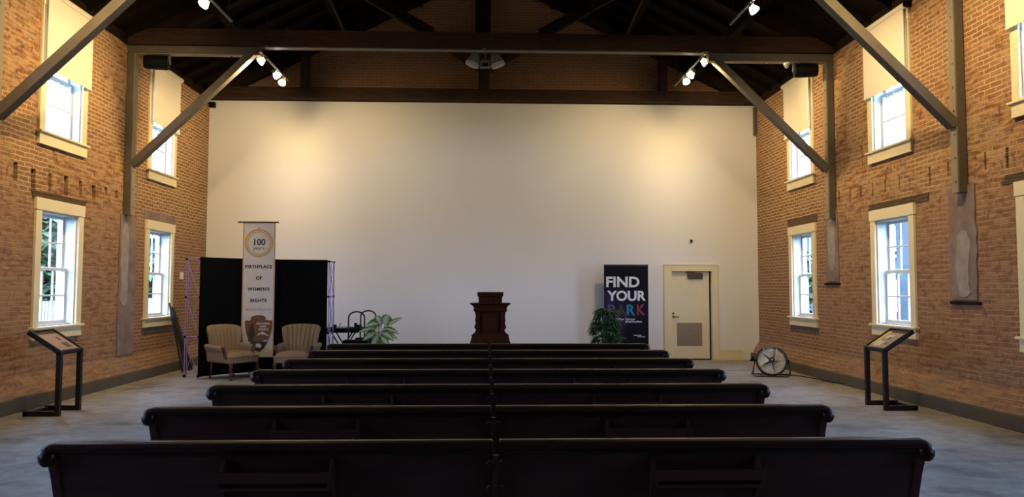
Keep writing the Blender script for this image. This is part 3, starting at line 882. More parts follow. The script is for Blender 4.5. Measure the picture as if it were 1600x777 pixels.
# ------------------------------------------------------------------ armchairs
def armchair():
    t = thing('armchair', (0, 0, 0))
    NCH = 8
    def back(u, v, side):
        a = 2 * u - 1
        hw = .265 + .095 * v ** 1.1
        x = a * hw
        wing = abs(a) ** 5
        zt = .985 - .030 * a * a - .035 * abs(a) ** 8
        z = .36 + (zt - .36) * v
        y = .22 + .13 * v ** 1.2 - wing * (.13 * min(1, v * 1.3)) - .02 * (1 - a * a)
        if side == 0:
            g = abs(math.sin(PI * NCH * u)) ** .45
            y -= .050 + .030 * g * (.5 + .5 * min(1, v * 2)) - .035 * max(0, v - .92) / .08
        else:
            y += .030 - .03 * max(0, v - .92) / .08
            x *= 1.03
        return (x, y, z)
    b = MB(); NU, NV = 96, 14
    b.grid(NU, NV, lambda u, v: back(u, v, 0))
    o = len(b.v); b.grid(NU, NV, lambda u, v: back(u, v, 1))
    W = NU + 1
    for i in range(NU):
        b.f.append((NV * W + i, NV * W + i + 1, o + NV * W + i + 1, o + NV * W + i)); b.f.append((i, o + i, o + i + 1, i + 1))
    for j in range(NV):
        b.f.append((j * W, (j + 1) * W, o + (j + 1) * W, o + j * W)); b.f.append((j * W + NU, o + j * W + NU, o + (j + 1) * W + NU, (j + 1) * W + NU))
    b.build('backrest', M['upholstery'], t, smooth=True)
    # seat: crowned cushion and upholstered rail
    def seat(u, v, top):
        a, c = 2 * u - 1, 2 * v - 1
        ex = (abs(a) ** 4 + abs(c) ** 4)
        hw = .315 - .03 * v
        x = a * hw; y = -.40 + .64 * v
        e = max(0.0, 1 - min(1, ex)) ** .45
        return (x, y, (.425 + .085 * e) if top else .405)
    b = MB(); b.grid(20, 20, lambda u, v: seat(u, v, 1)); o = len(b.v); b.grid(20, 20, lambda u, v: seat(u, v, 0))
    for i in range(20):
        b.f += [(i, o + i, o + i + 1, i + 1), (20 * 21 + i, 20 * 21 + i + 1, o + 20 * 21 + i + 1, o + 20 * 21 + i),
                (i * 21, (i + 1) * 21, o + (i + 1) * 21, o + i * 21), (i * 21 + 20, o + i * 21 + 20, o + (i + 1) * 21 + 20, (i + 1) * 21 + 20)]
    b.build('seat_cushion', M['upholstery'], t, smooth=True)
    b = MB(); b.prism([(-.31, -.395), (.31, -.395), (.285, .26), (-.285, .26)], .30, .415, 'z'); b.build('seat_rail', M['upholstery_side'], t, bevel=.02)
    for s in (-1, 1):
        b = MB()
        # arm: outer panel rolling over into a padded top
        pr = [(.30, .30), (.325, .33), (.345, .50), (.372, .55), (.392, .585), (.388, .615), (.36, .635), (.315, .632), (.285, .605), (.28, .56), (.285, .44), (.28, .30)]
        pf = [(q[0] * .985, q[1] - .03 * (q[1] > .5)) for q in pr]
        n = len(pr); vs = [(s * q[0], .26, q[1] + .005) for q in pr] + [(s * q[0], -.20, q[1]) for q in pf]
        b.add(vs, [tuple(range(n)), tuple(reversed(range(n, 2 * n)))] + [(i, i + n, (i + 1) % n + n, (i + 1) % n) for i in range(n)])
        ar = b.build('arm', M['upholstery_side'], t, bevel=.012)
        b = MB(); b.tube([(s * .335, -.215, .605), (s * .328, -.225, .57), (s * .305, -.235, .50), (s * .30, -.25, .43), (s * .305, -.28, .385)], [.034, .034, .026, .024, .022], 10)
        b.build('arm_post', M['chair_wood'], ar, smooth=True)
        b = MB(); x = s * .275
        b.tube([(x, -.355, .31), (x + s * .012, -.375, .25), (x + s * .008, -.37, .17), (x, -.355, .09), (x + s * .004, -.36, .035), (x + s * .006, -.368, .0)], [.036, .034, .025, .018, .019, .027], 12)
        b.build('leg', M['chair_wood'], t, smooth=True)
        b = MB(); b.tube([(s * .25, .21, .31), (s * .25, .225, .15), (s * .255, .255, 0)], [.024, .020, .017], 8); b.build('leg', M['chair_wood'], t, smooth=True)
    return t


ch = armchair(); ch.location = (-4.70, 14.00, 0); ch.rotation_euler = (0, 0, R(56))
tag(ch, 'tan channel-back wing armchair turned to the right, left of the banner', 'armchair', 'tan channel-back armchairs')
c2 = copy_tree(ch); c2.location = (-3.50, 14.05, 0); c2.rotation_euler = (0, 0, R(-4))
tag(c2, 'tan channel-back wing armchair facing forward, right of the banner', 'armchair', 'tan channel-back armchairs')

# ------------------------------------------------------------------ pop-up display screen
A, Bp = Vector((-5.26, 13.92, 0)), Vector((-3.19, 15.12, 0))
nrm = Vector((-.5, .866, 0))
loc = tuple(A); t = thing('display_screen', loc, 0, 'curved black fabric pop-up screen with lavender lattice ends behind the armchairs', 'display screen')
def arc(u, d=0.0):
    p = A.lerp(Bp, u) + nrm * (4 * .34 * u * (1 - u)); q = A.lerp(Bp, u + .01) + nrm * (4 * .34 * (u + .01) * (.99 - u))
    tn_ = (q - p).normalized(); return p + Vector((-tn_.y, tn_.x, 0)) * d
HS = 2.235
b = MB(loc)
N = 28
top = [arc(i / N, .0) for i in range(N + 1)] + [arc(i / N, .02) for i in range(N, -1, -1)]
b.prism([(p.x, p.y) for p in top], .03, HS, 'z'); b.build('fabric_panel', M['black_fabric'], t)
def lattice(P, Q, name):
    zs = [.04, .76, 1.49, 2.20]; b = MB(loc)
    b.tube([(P.x, P.y, 0), (P.x, P.y, 2.22)], .010, 8); b.tube([(Q.x, Q.y, 0), (Q.x, Q.y, 2.22)], .012, 8)
    for z in zs[1:]: b.tube([(P.x, P.y, z), (Q.x, Q.y, z)], .011, 8)
    for i in range(3):
        b.tube([(P.x, P.y, zs[i]), (Q.x, Q.y, zs[i + 1])], .007, 6); b.tube([(Q.x, Q.y, zs[i]), (P.x, P.y, zs[i + 1])], .007, 6)
    f = b.build(name, M['alu_purple'], t)
    for p in (P, Q):
        for z in zs:
            b = MB(loc); b.lathe([(.018, z - .02), (.024, z - .012), (.024, z + .012), (.018, z + .02)], 10, Matrix.Translation((p.x, p.y, 0)))
            b.build('hub_connector', M['black_plastic'], f)
lattice(Vector((-5.275, 13.945, 0)), Vector((-5.56, 14.03, 0)), 'lattice_frame')
lattice(Vector((-3.165, 15.14, 0)), Vector((-3.13, 15.46, 0)), 'lattice_frame')
b = MB(loc)
for z in (.76, 1.49, 2.20):
    for i in range(5): p, q = arc(i / 5, .33), arc((i + 1) / 5, .33); b.tube([(p.x, p.y, z), (q.x, q.y, z)], .009, 6)
for i in range(6): p = arc(i / 5, .33); b.tube([(p.x, p.y, 0), (p.x, p.y, 2.22)], .009, 6)
b.build('rear_frame', M['alu_purple'], t)

# ------------------------------------------------------------------ hanging banner on its stand
YBAN = 14.52
def bx(px): return (px - 403.5) / 1160 * YBAN          # width scale at the banner's distance
BC = -4.385
loc = (BC, YBAN, 0); t = thing('hanging_banner', loc, 0, 'tall white banner with gold ring, dark lettering and arrowhead emblem, between the armchairs', 'banner')
def by(ypx): return CAM_H + (451.3 - ypx) / 1160 * YBAN
z1, z0 = by(350), by(557)
b = MB(); b.box(bx(379), -.004, z0, bx(428.5), .004, z1); cl = b.build('cloth', M['banner'], t)
b = MB()
for e in (379, 426.8): b.box(bx(e), -.006, z0, bx(e + 1.7), -.0035, z1)
b.build('gold_edge', M['gold'], cl)
b = MB(); b.tube([(bx(371), -.01, z1 + .01), (bx(433.5), -.01, z1 + .01)], .014, 10); b.build('crossbar', M['bronze'], t)
b = MB(); b.tube([(0.02, .03, .02), (0.02, .03, z1 + .01)], .011, 10); b.build('pole', M['chrome'], t)
b = MB()
for a in (-90, 30, 150): b.tube([(.02, .03, .12), (.02 + .26 * math.cos(R(a)), .03 + .26 * math.sin(R(a)), .01)], .009, 8)
b.build('tripod_foot', M['black_metal'], t)
def ring(cx, cz, r, w, y0, y1, n=48):
    q = MB(); vs = []; fs = []
    for i in range(n):
        a = 2 * PI * i / n; c, s = math.cos(a), math.sin(a)
        vs += [(cx + r * c, y0, cz + r * s), (cx + (r - w) * c, y0, cz + (r - w) * s), (cx + (r - w) * c, y1, cz + (r - w) * s), (cx + r * c, y1, cz + r * s)]
    for i in range(n):
        k_ = (i + 1) % n
        for j in range(4): fs.append((i * 4 + j, i * 4 + (j + 1) % 4, k_ * 4 + (j + 1) % 4, k_ * 4 + j))
    return q.add(vs, fs)
rz_ = by(381.5); rr = .272
ring(0, rz_, rr, .030, -.007, -.004).build('gold_ring', M['gold'], cl)
q = ring(0, rz_, rr - .045, .018, -.007, -.004); q.box(-.018, -.007, rz_ + rr, .018, -.004, rz_ + rr + .03); q.build('gold_ring', M['gold'], cl)
YT = -.0055
text('100', 'lettering', M['ink'], cl, (0, YT, by(380.5)), .165, bold=.004, sx=1.0)
text('years', 'lettering', M['ink'], cl, (0, YT, by(389.5)), .095, sx=1.05)
text('BIRTHPLACE', 'lettering', M['ink'], cl, (0, YT, by(418.5)), .084, bold=.0035, spacing=1.12)
text('OF', 'lettering', M['ink'], cl, (.01, YT, by(436)), .084, bold=.0035, spacing=1.12)
text("WOMEN'S", 'lettering', M['ink'], cl, (.01, YT, by(453)), .084, bold=.0035, spacing=1.12)
text('RIGHTS', 'lettering', M['ink'], cl, (.01, YT, by(470.5)), .084, bold=.0035, spacing=1.12)
text('SENECA FALLS, NY', 'lettering', M['ink_gold'], cl, (.015, YT, by(484.5)), .060, bold=.001)
def px2(pts): return [((x - 403.5) / 1160 * YBAN, by(y)) for x, y in pts]
S9 = 56 / 580.0
def ez(pts): return px2([(378 + x * S9, 485 + y * S9) for x, y in pts])
b = MB(); b.prism(ez([(155, 118), (200, 90), (270, 78), (350, 85), (395, 112), (392, 150), (420, 160), (502, 165), (500, 270), (480, 380), (420, 530), (370, 610), (300, 668), (240, 640), (190, 585), (140, 500), (100, 400), (75, 290), (62, 190), (85, 160), (140, 170), (160, 145)]), -.007, -.004, 'y')
em = b.build('arrowhead_emblem', M['arrow_brown'], cl)
b = MB(); b.prism(ez([(165, 500), (425, 500), (405, 555), (370, 610), (300, 665), (240, 637), (195, 585)]), -.009, -.006, 'y'); b.build('dark_field', M['emblem_dark'], em)
b = MB(); b.prism(ez([(200, 440), (260, 400), (350, 375), (440, 415), (455, 440), (430, 500), (180, 500)]), -.0085, -.006, 'y'); b.build('plain', M['emblem_tan'], em)
b = MB(); b.prism(ez([(175, 200), (195, 205), (215, 300), (222, 370), (235, 420), (200, 430), (205, 520), (180, 520), (175, 470), (120, 500), (140, 420), (125, 400), (145, 340), (140, 280), (165, 250)]), -.010, -.006, 'y'); b.build('tree_figure', M['emblem_dark'], em)
b = MB(); b.prism(ez([(255, 400), (290, 370), (345, 338), (385, 365), (420, 390), (470, 410), (400, 400), (370, 385), (345, 392), (325, 375), (295, 395)]), -.010, -.006, 'y'); b.build('snow_peak', M['emblem_white'], em)
b = MB(); b.prism(ez([(220, 560), (235, 540), (265, 530), (310, 535), (332, 555), (335, 580), (320, 590), (315, 605), (300, 600), (285, 590), (260, 595), (240, 590), (228, 580)]), -.011, -.006, 'y'); b.build('bison_figure', M['emblem_white'], em)
b = MB(); b.prism(ez([(360, 485), (430, 478), (440, 490), (370, 500)]), -.010, -.006, 'y'); b.build('lake_figure', M['emblem_white'], em)
for wd, yy, xx in (('NATIONAL', 215, 355), ('PARK', 263, 355), ('SERVICE', 308, 360)):
    (ex, ez_), = ez([(xx, yy)]); text(wd, 'lettering', M['emblem_white'], em, (ex, -.0085, ez_), .052, bold=.0015)

# ------------------------------------------------------------------ poster stand by the door
YP = 16.95
X0, X1, ZT = 2.715, 3.735, 2.205
loc = ((X0 + X1) / 2, YP, 0); t = thing('roll_up_banner', loc, 0, 'dark roll-up banner with white FIND YOUR lettering, left of the door', 'banner')
hw = (X1 - X0) / 2
b = MB(); b.box(-hw, -.004, .08, hw, .004, ZT); pf = b.build('printed_sheet', M['poster'], t)
b = MB(); b.box(-hw - .02, -.09, 0, hw + .02, .07, .09); b.build('base_cassette', M['grey_metal'], t, bevel=.01)
b = MB(); b.box(-hw - .005, -.012, ZT - .01, hw + .005, .012, ZT + .015); b.build('top_rail', M['grey_metal'], t)
b = MB(); b.tube([(0, .03, .08), (0, .03, ZT)], .01, 8); b.build('support_pole', M['grey_metal'], t)
def pz(y): return CAM_H + (454.0 - y) / 1160 * YP
def pxx(x): return (x - 978.5) / 1160 * YP
K = .30
for wd, xl, xr, yt, yb_, mm in (('FIND', 947, 999.5, 435, 451.5, 'letter_white'), ('YOUR', 948.5, 1009.5, 457, 473, 'letter_white')):
    o = text(wd, 'lettering', M[mm], pf, (0, -.006, 0), K, bold=.009)
    xs = [v.co.x for v in o.data.vertices]; zs_ = [v.co.z for v in o.data.vertices]
    sx = (pxx(xr) - pxx(xl)) / (max(xs) - min(xs)); sz = (pz(yt) - pz(yb_)) / (max(zs_) - min(zs_))
    mnx, mnz = min(xs), min(zs_)
    for v in o.data.vertices: v.co.x = pxx(xl) + (v.co.x - mnx) * sx; v.co.z = pz(yb_) + (v.co.z - mnz) * sz
for wd, xl, xr, mm in (('P', 949, 961, 'letter_violet'), ('A', 963, 977, 'letter_brown'), ('R', 979, 992.5, 'letter_blue'), ('K', 995, 1008.5, 'letter_red')):
    o = text(wd, 'lettering', M[mm], pf, (0, -.006, 0), K, bold=.009)
    xs = [v.co.x for v in o.data.vertices]; zs_ = [v.co.z for v in o.data.vertices]
    sx = (pxx(xr) - pxx(xl)) / (max(xs) - min(xs)); sz = (pz(478.5) - pz(495.5)) / (max(zs_) - min(zs_)); mnx, mnz = min(xs), min(zs_)
    for v in o.data.vertices: v.co.x = pxx(xl) + (v.co.x - mnx) * sx; v.co.z = pz(495.5) + (v.co.z - mnz) * sz
text('FindYourPark.com', 'lettering', M['letter_white'], pf, (pxx(976), -.006, pz(501.5)), .062, bold=.001)
text('#FindYourPark', 'lettering', M['letter_white'], pf, (pxx(990), -.006, pz(505.5)), .062, bold=.001)
b = MB(); b.box(pxx(990), -.006, pz(527.3), pxx(1002), -.004, pz(526.3)); b.box(pxx(996), -.006, pz(529.5), pxx(1008), -.004, pz(528.6)); b.build('fine_print', M['letter_white'], pf)

# ------------------------------------------------------------------ fan
loc = (5.49, 14.15, 0); t = thing('floor_fan', loc, R(-17), 'black and silver drum floor fan near the right wall by the door', 'fan')
TL = R(-14)
mt = Matrix.Translation((0, 0, .285)) @ Matrix.Rotation(TL, 4, 'X')
def T(p): return mt @ Vector(p)
def circ(r, y, n=40): return [T((r * math.cos(2 * PI * i / n), y, r * math.sin(2 * PI * i / n))) for i in range(n)]
b = MB()
for y in (-.055, .055): b.tube(circ(.275, y), .013, 8, closed=True)
b.grid(48, 1, lambda u, v: T((.272 * math.cos(2 * PI * u), -.055 + .11 * v, .272 * math.sin(2 * PI * u)))); b.build('drum', M['black_metal'], t, fix=False)
b = MB()
for rr_ in (.06, .11, .16, .21, .25): b.tube(circ(rr_, -.088 - .012 * (1 - rr_ / .27)), .0022, 5, closed=True)
for i in range(30):
    a = 2 * PI * i / 30; b.tube([T((.045 * math.cos(a), -.10, .045 * math.sin(a))), T((.16 * math.cos(a + .15), -.098, .16 * math.sin(a + .15))), T((.272 * math.cos(a + .3), -.078, .272 * math.sin(a + .3)))], .0018, 5)
b.build('front_guard', M['chrome'], t)
b = MB(); b.lathe([(.05, 0), (.05, .012), (.035, .022), (.015, .026)], 20, mt @ Matrix.Translation((0, -.092, 0)) @ Matrix.Rotation(PI / 2, 4, 'X')); cap = b.build('hub_badge', M['black_plastic'], t)
b = MB(); b.lathe([(.03, 0), (.028, .004), (.01, .005)], 20, mt @ Matrix.Translation((0, -.117, 0)) @ Matrix.Rotation(PI / 2, 4, 'X')); b.build('badge_disc', M['chrome'], cap)
for k_ in range(5):
    b = MB(); a0 = k_ * PI * .4 + .5
    def bl(u, v):
        r = .05 + .205 * v; w = (.34 + .30 * v) * 1.15
        a = a0 + (u - .5) * 2 * w
        return T((r * math.cos(a), .03 - .075 * (u - .5) + .01 * math.sin(PI * v), r * math.sin(a)))
    b.grid(8, 8, bl); o = b.build('blade', M['silver'], t, smooth=True, fix=False)
    sd = o.modifiers.new('thick', 'SOLIDIFY'); sd.thickness = .003
b = MB(); b.lathe([(.05, -.02), (.055, .03), (.06, .10), (.03, .12)], 18, mt @ Matrix.Rotation(-PI / 2, 4, 'X')); b.build('motor', M['black_plastic'], t)
b = MB()
for rr_ in (.09, .15, .21): b.tube(circ(rr_, .085), .003, 5, closed=True)
for i in range(12): a = 2 * PI * i / 12; b.tube([T((.05 * math.cos(a), .09, .05 * math.sin(a))), T((.272 * math.cos(a), .078, .272 * math.sin(a)))], .003, 5)
b.build('rear_guard', M['black_metal'], t)
b = MB()
b.tube([(-.305, 0, .285), (-.335, -.05, .12), (-.345, -.16, .03), (-.33, -.22, .014), (-.27, -.235, .012), (0, -.235, .012), (.25, -.235, .012)], .011, 8)
b.tube([(.305, 0, .285), (.325, -.05, .14), (.30, -.17, .03), (.27, -.23, .012), (.22, -.235, .012)], .011, 8)
b.tube([(-.335, -.05, .12), (-.36, .12, .02), (-.33, .16, .012), (.30, .16, .012), (.345, .12, .02), (.325, -.05, .14)], .011, 8)
b.build('stand', M['black_metal'], t)
b = MB()
for s in (-1, 1): b.lathe([(.022, 0), (.028, .01), (.028, .03), (.015, .038)], 10, Matrix.Translation((s * .285, 0, .285)) @ Matrix.Rotation(PI / 2 * s, 4, 'Y'))
b.build('tilt_knob', M['black_plastic'], t)
b = MB(); b.tube([(5.75, 14.2, .012), (6.0, 14.0, .01), (6.12, 13.5, .01), (6.15, 13.0, .01), (6.17, 12.7, .03)], .008, 6)
tag(b.build('power_cord', M['black_plastic'], None), 'thin dark power cord on the floor running from the fan along the baseboard', 'cord')
loc = (6.0, 17.1, 0)
b = MB(); b.prism([(6.10, .0), (6.185, .0), (6.19, .08), (6.18, .10), (6.13, .03)], 17.02, 17.09, 'y')
tag(b.build('door_wedge', M['black_plastic'], None), 'small black wedge on the floor at the end of the right baseboard', 'door wedge')

# ------------------------------------------------------------------ reader stands
def reader(s, loc, rz, label, paper, left):
    """front legs towards the room, feet running back to the wall, tilted panel; built facing +x (room) with wall at -x"""
    t = thing('reading_stand', loc, rz, label, 'interpretive stand', 'interpretive reading stands')
    HWD, ZL = .27, .825
    for e in (-1, 1):
        b = MB(); y = e * (HWD - .028)
        b.box(-.03, y - .028, 0, .03, y + .028, ZL); b.build('leg', M['black_metal'], t, bevel=.003)
        b = MB(); b.box(-.43, y - .028, 0, -.03, y + .028, .065); b.build('foot', M['black_metal'], t, bevel=.003)
    b = MB(); b.box(-.43, -HWD, 0, -.375, HWD, .05); b.build('foot_bar', M['black_metal'], t, bevel=.003)
    mt = Matrix.Translation((.03, 0, ZL)) @ Matrix.Rotation(R(33), 4, 'Y')       # panel rises towards the wall
    L = .50
    b = MB()
    b.box(-L, -HWD, -.05, 0, HWD, -.015, mt)
    for (x0, x1, y0, y1) in ((-L, -L + .03, -HWD, HWD), (-.03, 0, -HWD, HWD), (-L + .03, -.03, -HWD, -HWD + .03), (-L + .03, -.03, HWD - .03, HWD)): b.box(x0, y0, -.02, x1, y1, .012, mt)
    fr = b.build('panel_frame', M['black_metal'], t, bevel=.003)
    b = MB(); b.box(-L + .03, -HWD + .03, -.015, -.03, HWD - .03, -.008, mt); b.build('printed_panel', M[paper], fr)
    b = MB(); b.box(-L + .03, -HWD + .03, -.008, -L + .09, HWD - .03, -.006, mt); b.build('title_strip', M['lintel'], fr)
    if left:
        b = MB(); b.box(-.20, .03, -.008, -.10, .15, -.005, mt); b.box(-.33, .08, -.008, -.25, .13, -.005, mt); b.build('picture', M['print_dark'], fr)
    else:
        b = MB(); b.box(-L + .07, -HWD + .03, -.008, -.10, -HWD + .13, -.0055, mt); b.build('picture', M['print_yellow'], fr)
        b = MB(); b.box(-.35, -.12, -.008, -.26, .06, -.005, mt); b.box(-.20, -.14, -.008, -.08, .02, -.005, mt); b.build('picture', M['print_pale'], fr)
        b = MB(); b.box(-.30, -.02, -.0055, -.24, .05, -.004, mt); b.box(-.17, .06, -.0055, -.13, .11, -.004, mt); b.build('picture', M['print_dark'], fr)
    return t
reader(-1, (-5.53, 10.16, 0), 0, 'black steel reading stand with tilted tan panel by the left wall', 'paper', True)
reader(1, (5.50, 10.34, 0), PI, 'black steel reading stand with yellow-edged panel by the right wall', 'paper_grey', False)

# ------------------------------------------------------------------ folded easels leaning on the left wall
loc = (-6.2, 15.35, 0); t = thing('folded_easel', loc, 0, 'bundle of black folded easel legs leaning against the left brick wall behind the screen', 'easel')
for (a, c, r_) in (((-5.98, 15.02, .0), (-6.38, 15.26, 1.36), .016), ((-5.97, 15.16, .0), (-6.37, 15.36, 1.28), .020), ((-5.96, 15.31, .0), (-6.37, 15.45, 1.24), .022), ((-5.97, 15.46, 0), (-6.37, 15.52, 1.18), .018)):
    b = MB(loc); b.beam(a, c, r_ * 2.2, r_ * 1.4); b.build('leg', M['black_metal'], t, bevel=.004)
b = MB(loc); b.beam((-6.05, 15.18, .5), (-6.05, 15.46, .5), .03, .06); b.build('crosspiece', M['black_metal'], t)
b = MB(loc); b.beam((-6.27, 15.28, 1.05), (-6.27, 15.46, 1.05), .03, .05); b.build('crosspiece', M['black_metal'], t)

# ------------------------------------------------------------------ things right of the screen
def hoop_steps(loc, rz, label):
    t = thing('step_stool', loc, rz, label, 'step stool', 'black step stools with hoop handles')
    b = MB(); b.box(-.25, -.20, .20, .25, .02, .24); b.box(-.25, .02, .40, .25, .30, .62); tp = b.build('steps', M['black_plastic'], t, bevel=.01)
    for x in (-.23, .23):
        for y in (-.18, .28):
            b = MB(); b.tube([(x, y, .0), (x, y, .42 if y > 0 else .2)], .014, 8); b.build('leg', M['black_metal'], t)
    def hoop(y, zt):
        pts = [(-.16, y, .30), (-.16, y, zt - .12)]
        for i in range(9):
            a = PI - PI * i / 8; pts.append((.16 * math.cos(a) if i not in (0, 8) else .16 * math.cos(a), y, zt - .12 + .12 * math.sin(a)))
        pts += [(.16, y, .30)]; return pts
    b = MB(); b.tube(hoop(.16, 1.19), .016, 8); b.build('hoop_handle', M['black_metal'], t, smooth=True)
    return t
h1 = hoop_steps((-2.60, 15.0, 0), 0, 'black step stool with hoop handrail beside the table, nearer the screen')
h2 = copy_tree(h1); h2.location = (-2.47, 15.66, 0); tag(h2, 'black step stool whose hoop handrail stands behind the variegated plant')
h3 = copy_tree(h1); h3.location = (2.83, 15.75, 0); tag(h3, 'black step stool whose hoop handrail stands in front of the dark banner')

loc = (-2.97, 16.15, 0); t = thing('folding_table', loc, 0, 'small dark folding table between the screen and the step stools', 'table')
b = MB(); b.box(-.42, -.30, .79, .42, .30, .82); b.box(-.40, -.28, .72, .30, .28, .79); b.build('tabletop', M['black_plastic'], t, bevel=.005)
for (xa, xb) in ((-.30, .16), (.16, -.30)):
    for y in (-.22, .22):
        b = MB(); b.tube([(xa, y, 0), (xb, y, .74)], .015, 8); b.build('leg', M['black_metal'], t)
b = MB(); b.box(-3.24, 15.90, .82, -3.16, 15.98, .885); b.box(-3.23, 15.91, .885, -3.17, 15.97, .89); tag(b.build('small_box', M['black_plastic'], None, bevel=.004), 'small dark box at the left end of the folding table', 'box')
b = MB(); b.tube([(-3.12, 15.94, .835), (-3.06, 15.96, .93)], [.010, .012], 8); tag(b.build('marker_pen', M['orange'], None), 'orange marker propped on papers on the folding table', 'pen')
b = MB(); b.box(-3.15, 15.88, .8201, -2.95, 16.02, .826); tag(b.build('paper_stack', M['print_pale'], None), 'pale paper stack on the folding table under the orange marker', 'paper')
b = MB(); b.lathe([(.03, .82), (.033, .92), (.03, .925)], 14, Matrix.Translation((-2.76, 15.98, 0))); b.box(-2.74, 15.95, .82, -2.64, 16.05, .885)
tag(b.build('desk_caddy', M['black_plastic'], None), 'dark caddy at the right end of the folding table', 'caddy')


# ------------------------------------------------------------------ plants
def leaf_mesh(b, base, dirv, length, width, droop, fold=.25, nu=6, nv=9, uvs=None, roll=0.0):
    d = Vector(dirv).normalized(); side = d.cross(Vector((0, 0, 1)))
    side = side.normalized() if side.length > 1e-3 else Vector((1, 0, 0)); side = Matrix.Rotation(roll, 3, d) @ side; up = side.cross(d).normalized()
    def P(u, v):
        a = 2 * u - 1; w = width * (math.sin(PI * min(1, v ** .8 * .97 + .03)) ** .75)
        c = Vector(base) + d * length * v - Vector((0, 0, 1)) * droop * length * v * v
        return c + side * a * w / 2 + up * (abs(a) * w * fold)
    b.grid(nu, nv, P)
    if uvs is not None: uvs += [(i / nu, j / nv) for j in range(nv + 1) for i in range(nu + 1)]


def pot(t, r, h):
    b = MB(); b.lathe([(r * .72, 0), (r * .8, .02), (r, h - .04), (r * 1.06, h - .035), (r * 1.06, h), (r * .95, h), (r * .94, h - .03)], 24); b.build('pot', M['pot'], t, smooth=False)
    b = MB(); b.lathe([(r * .93, h - .05), (r * .93, h - .03), (.01, h - .025)], 20); b.build('soil', M['soil'], t)


loc = (-2.06, 14.6, 0); t = thing('potted_dumb_cane', loc, 0, 'potted plant with broad cream and green leaves beside the step stools', 'potted plant')
pot(t, .17, .34)
rnd = random.Random(3)
specs = [(-.02, .0, .97, 200, 8, .26, .17), (.10, 0, .95, 70, 60, .26, .21), (.14, .02, .93, 8, 33, .36, .09), (.06, -.03, .85, -5, 8, .34, .13), (-.05, 0, .86, 188, 12, .36, .13),
         (.05, -.05, .80, -30, -8, .30, .16), (-.06, -.05, .80, 215, -10, .28, .16), (.0, -.06, .84, 262, 18, .26, .17), (.03, .04, .92, 110, 40, .25, .16), (.08, .05, .78, 25, -5, .28, .15),
         (-.08, .03, .76, 160, -5, .26, .15), (.05, -.06, .72, -50, -20, .28, .15), (-.02, -.07, .72, 250, -22, .28, .15), (0, .0, .98, 140, 62, .20, .13)]
for (x, y, z, az, el, L, W) in specs:
    b = MB(); uvs = []
    dv = (math.cos(R(az)) * math.cos(R(el)), math.sin(R(az)) * math.cos(R(el)), math.sin(R(el)))
    leaf_mesh(b, (x, y, z), dv, L, W * 1.15, .35 if el < 30 else .1, .18, uvs=uvs, roll=R(48) * (1 if math.cos(R(az)) > 0 else -1))
    o = b.build('leaf', M['vleaf'], t, smooth=True, fix=False)
    ul = o.data.uv_layers.new(name='UVMap')
    for lp in o.data.loops: ul.data[lp.index].uv = uvs[lp.vertex_index]
    b = MB(); b.tube([(x * .3, y * .3, .32), (x * .5, y * .6, .55), (x, y, z)], [.012, .010, .006], 7); b.build('stem', M['stem_green'], t, smooth=True)

loc = (2.36, 14.6, 0); t = thing('potted_bush', loc, 0, 'bushy dark green potted plant in front of the dark roll-up banner', 'potted plant')
pot(t, .18, .36)
b = MB()
for i in range(5): b.tube([(.03 * math.cos(i * 1.26), .03 * math.sin(i * 1.26), .33), (.06 * math.cos(i * 1.3), .06 * math.sin(i * 1.3), .7), (.10 * math.cos(i * 1.3 + .5), .1 * math.sin(i * 1.3 + .5), 1.1)], [.012, .010, .006], 6)
b.build('stem', M['bark'], t, smooth=True)
b = MB(); rnd = random.Random(11)
for i in range(150):
    z = rnd.uniform(.45, 1.27); hh = (z - .45) / .82
    rad = (.36 - .18 * hh ** 1.6) * (.5 + .5 * rnd.random())
    az = rnd.uniform(0, 2 * PI); c = Vector((rad * math.cos(az) * .8 + .04 * hh, rad * math.sin(az) * .7, z))
    el = rnd.uniform(-.1, .75)
    for k_ in range(5):
        a2 = az + (k_ - 2) * .5; dv = (math.cos(a2) * math.cos(el), math.sin(a2) * math.cos(el), math.sin(el) - .1 * abs(k_ - 2))
        leaf_mesh(b, c, dv, rnd.uniform(.13, .21), rnd.uniform(.035, .055), .55, .15, 2, 5)
b.build('foliage', M['fern_green'], t, smooth=True, fix=False)

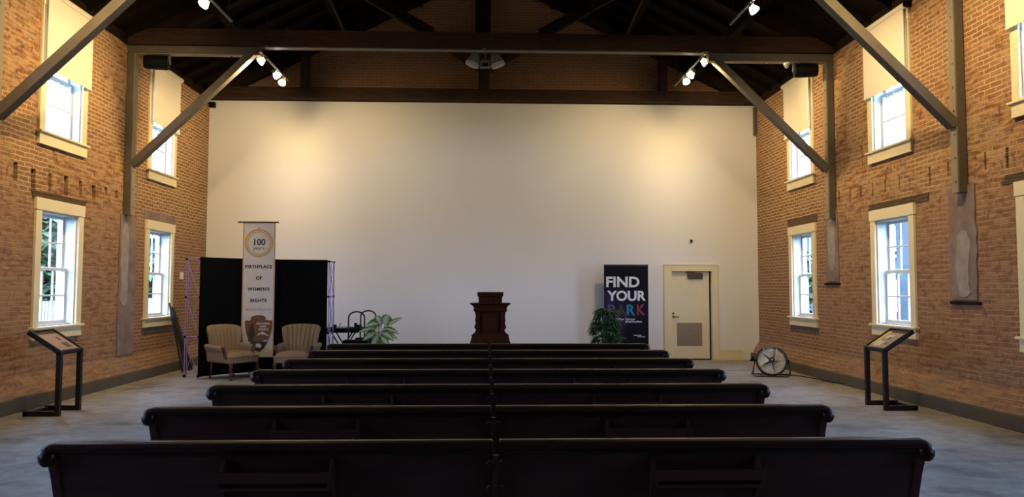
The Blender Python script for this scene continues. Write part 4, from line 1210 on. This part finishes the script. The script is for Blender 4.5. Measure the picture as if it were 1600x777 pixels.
# ------------------------------------------------------------------ outdoors, seen through the windows
b = MB(); b.box(-45, -20, -.75, 45, 55, -.55); struct(b.build('ground', M['lawn']))
def fence(x, y0, y1, label):
    loc = (x, (y0 + y1) / 2, -.55); t = thing('picket_fence', loc, 0, label, 'fence')
    b = MB(loc)
    for z in (.2, .95): b.box(x - .03, y0, z, x + .03, y1, z + .1)
    y = y0
    while y < y1:
        b.box(x + .03, y, -.5, x + .055, y + .09, 1.25); y += .17
    b.build('pickets', M['fence_white'], t)
    b = MB(loc); y = y0
    while y < y1: b.box(x - .06, y, -.55, x + .06, y + .12, 1.4); y += 2.5
    b.build('posts', M['fence_white'], t)
fence(-13.5, 17, 40, 'white picket fence outside, seen through the lower left windows')
def tree(loc, h, label, seed=1):
    t = thing('tree', loc, 0, label, 'tree', 'trees outside the windows')
    rnd = random.Random(seed); b = MB(); b.tube([(0, 0, 0), (.1, .05, h * .4), (0, 0, h * .8)], [.2, .16, .06], 10)
    for i in range(6): a = i * 1.1; b.tube([(.08, .04, h * (.35 + .06 * i)), (math.cos(a) * h * .22, math.sin(a) * h * .22, h * (.5 + .06 * i))], [.07, .02], 6)
    b.build('trunk', M['bark'], t, smooth=True)
    b = MB()
    for i in range(900):
        u = rnd.gauss(0, 1), rnd.gauss(0, 1), rnd.gauss(0, 1); q = Vector(u).normalized() * (rnd.random() ** .45)
        c = Vector((q.x * h * .34, q.y * h * .34, h * .62 + q.z * h * .36))
        leaf_mesh(b, c, (rnd.gauss(0, 1), rnd.gauss(0, 1), rnd.gauss(0, .5)), .5, .34, .3, .1, 2, 3)
    b.build('foliage', M['tree_leaf'], t, fix=False)
    return t
tree((-15.5, 25.5, -.55), 5.2, 'green tree outside, seen through the near lower left window', 2)
tree((-15.0, 33.0, -.55), 4.6, 'green tree outside, seen through the far lower left window', 3)
tree((17.0, 33.5, -.55), 5.0, 'green tree outside, seen through the near lower right window', 4)
tree((16.0, 37.5, -.55), 4.2, 'green tree outside, seen through the far lower right window', 5)

def house(loc, w, d, h, rz, label, seed):  # added house, covers the sky in the lower windows so they stay bluish
    t = thing('house', loc, rz, label, 'house')
    b = MB(); b.box(-d, -w / 2, 0, 0, w / 2, h); wl = b.build('walls', M['siding'], t)
    b = MB(); b.prism([(-d - .4, h), (.4, h), (-d / 2, h + d * .35)], -w / 2 - .3, w / 2 + .3, 'y'); b.build('roof', M['slate'], t)
    for i in range(int(w / 3)):
        for z in (1.0, 3.9):
            y = -w / 2 + 1.5 + i * 3
            b = MB(); b.box(-.02, y - .55, z, .05, y + .55, z + 1.7); f = b.build('window', M['fence_white'], wl)
            b = MB(); b.box(.04, y - .45, z + .1, .06, y + .45, z + 1.6); b.build('pane', M['dark_pane'], f)
    return t
M['siding'] = mottled('pale_blue_siding', (.030, .040, .046), (.040, .050, .057), 1.5, .8, 0, .2)
M['slate'] = mottled('slate_roof', (.05, .055, .06), (.08, .085, .09), 4, .8)
M['dark_pane'] = mat('dark_pane', (.03, .05, .07), .2)
house((-21, 42, -.55), 34, 8, 6.6, 0, 'long pale house outside, added to dim the view in the lower left windows', 1)
house((22, 44, -.55), 36, 8, 6.6, PI, 'long pale house outside, added to dim the view in the lower right windows', 2)
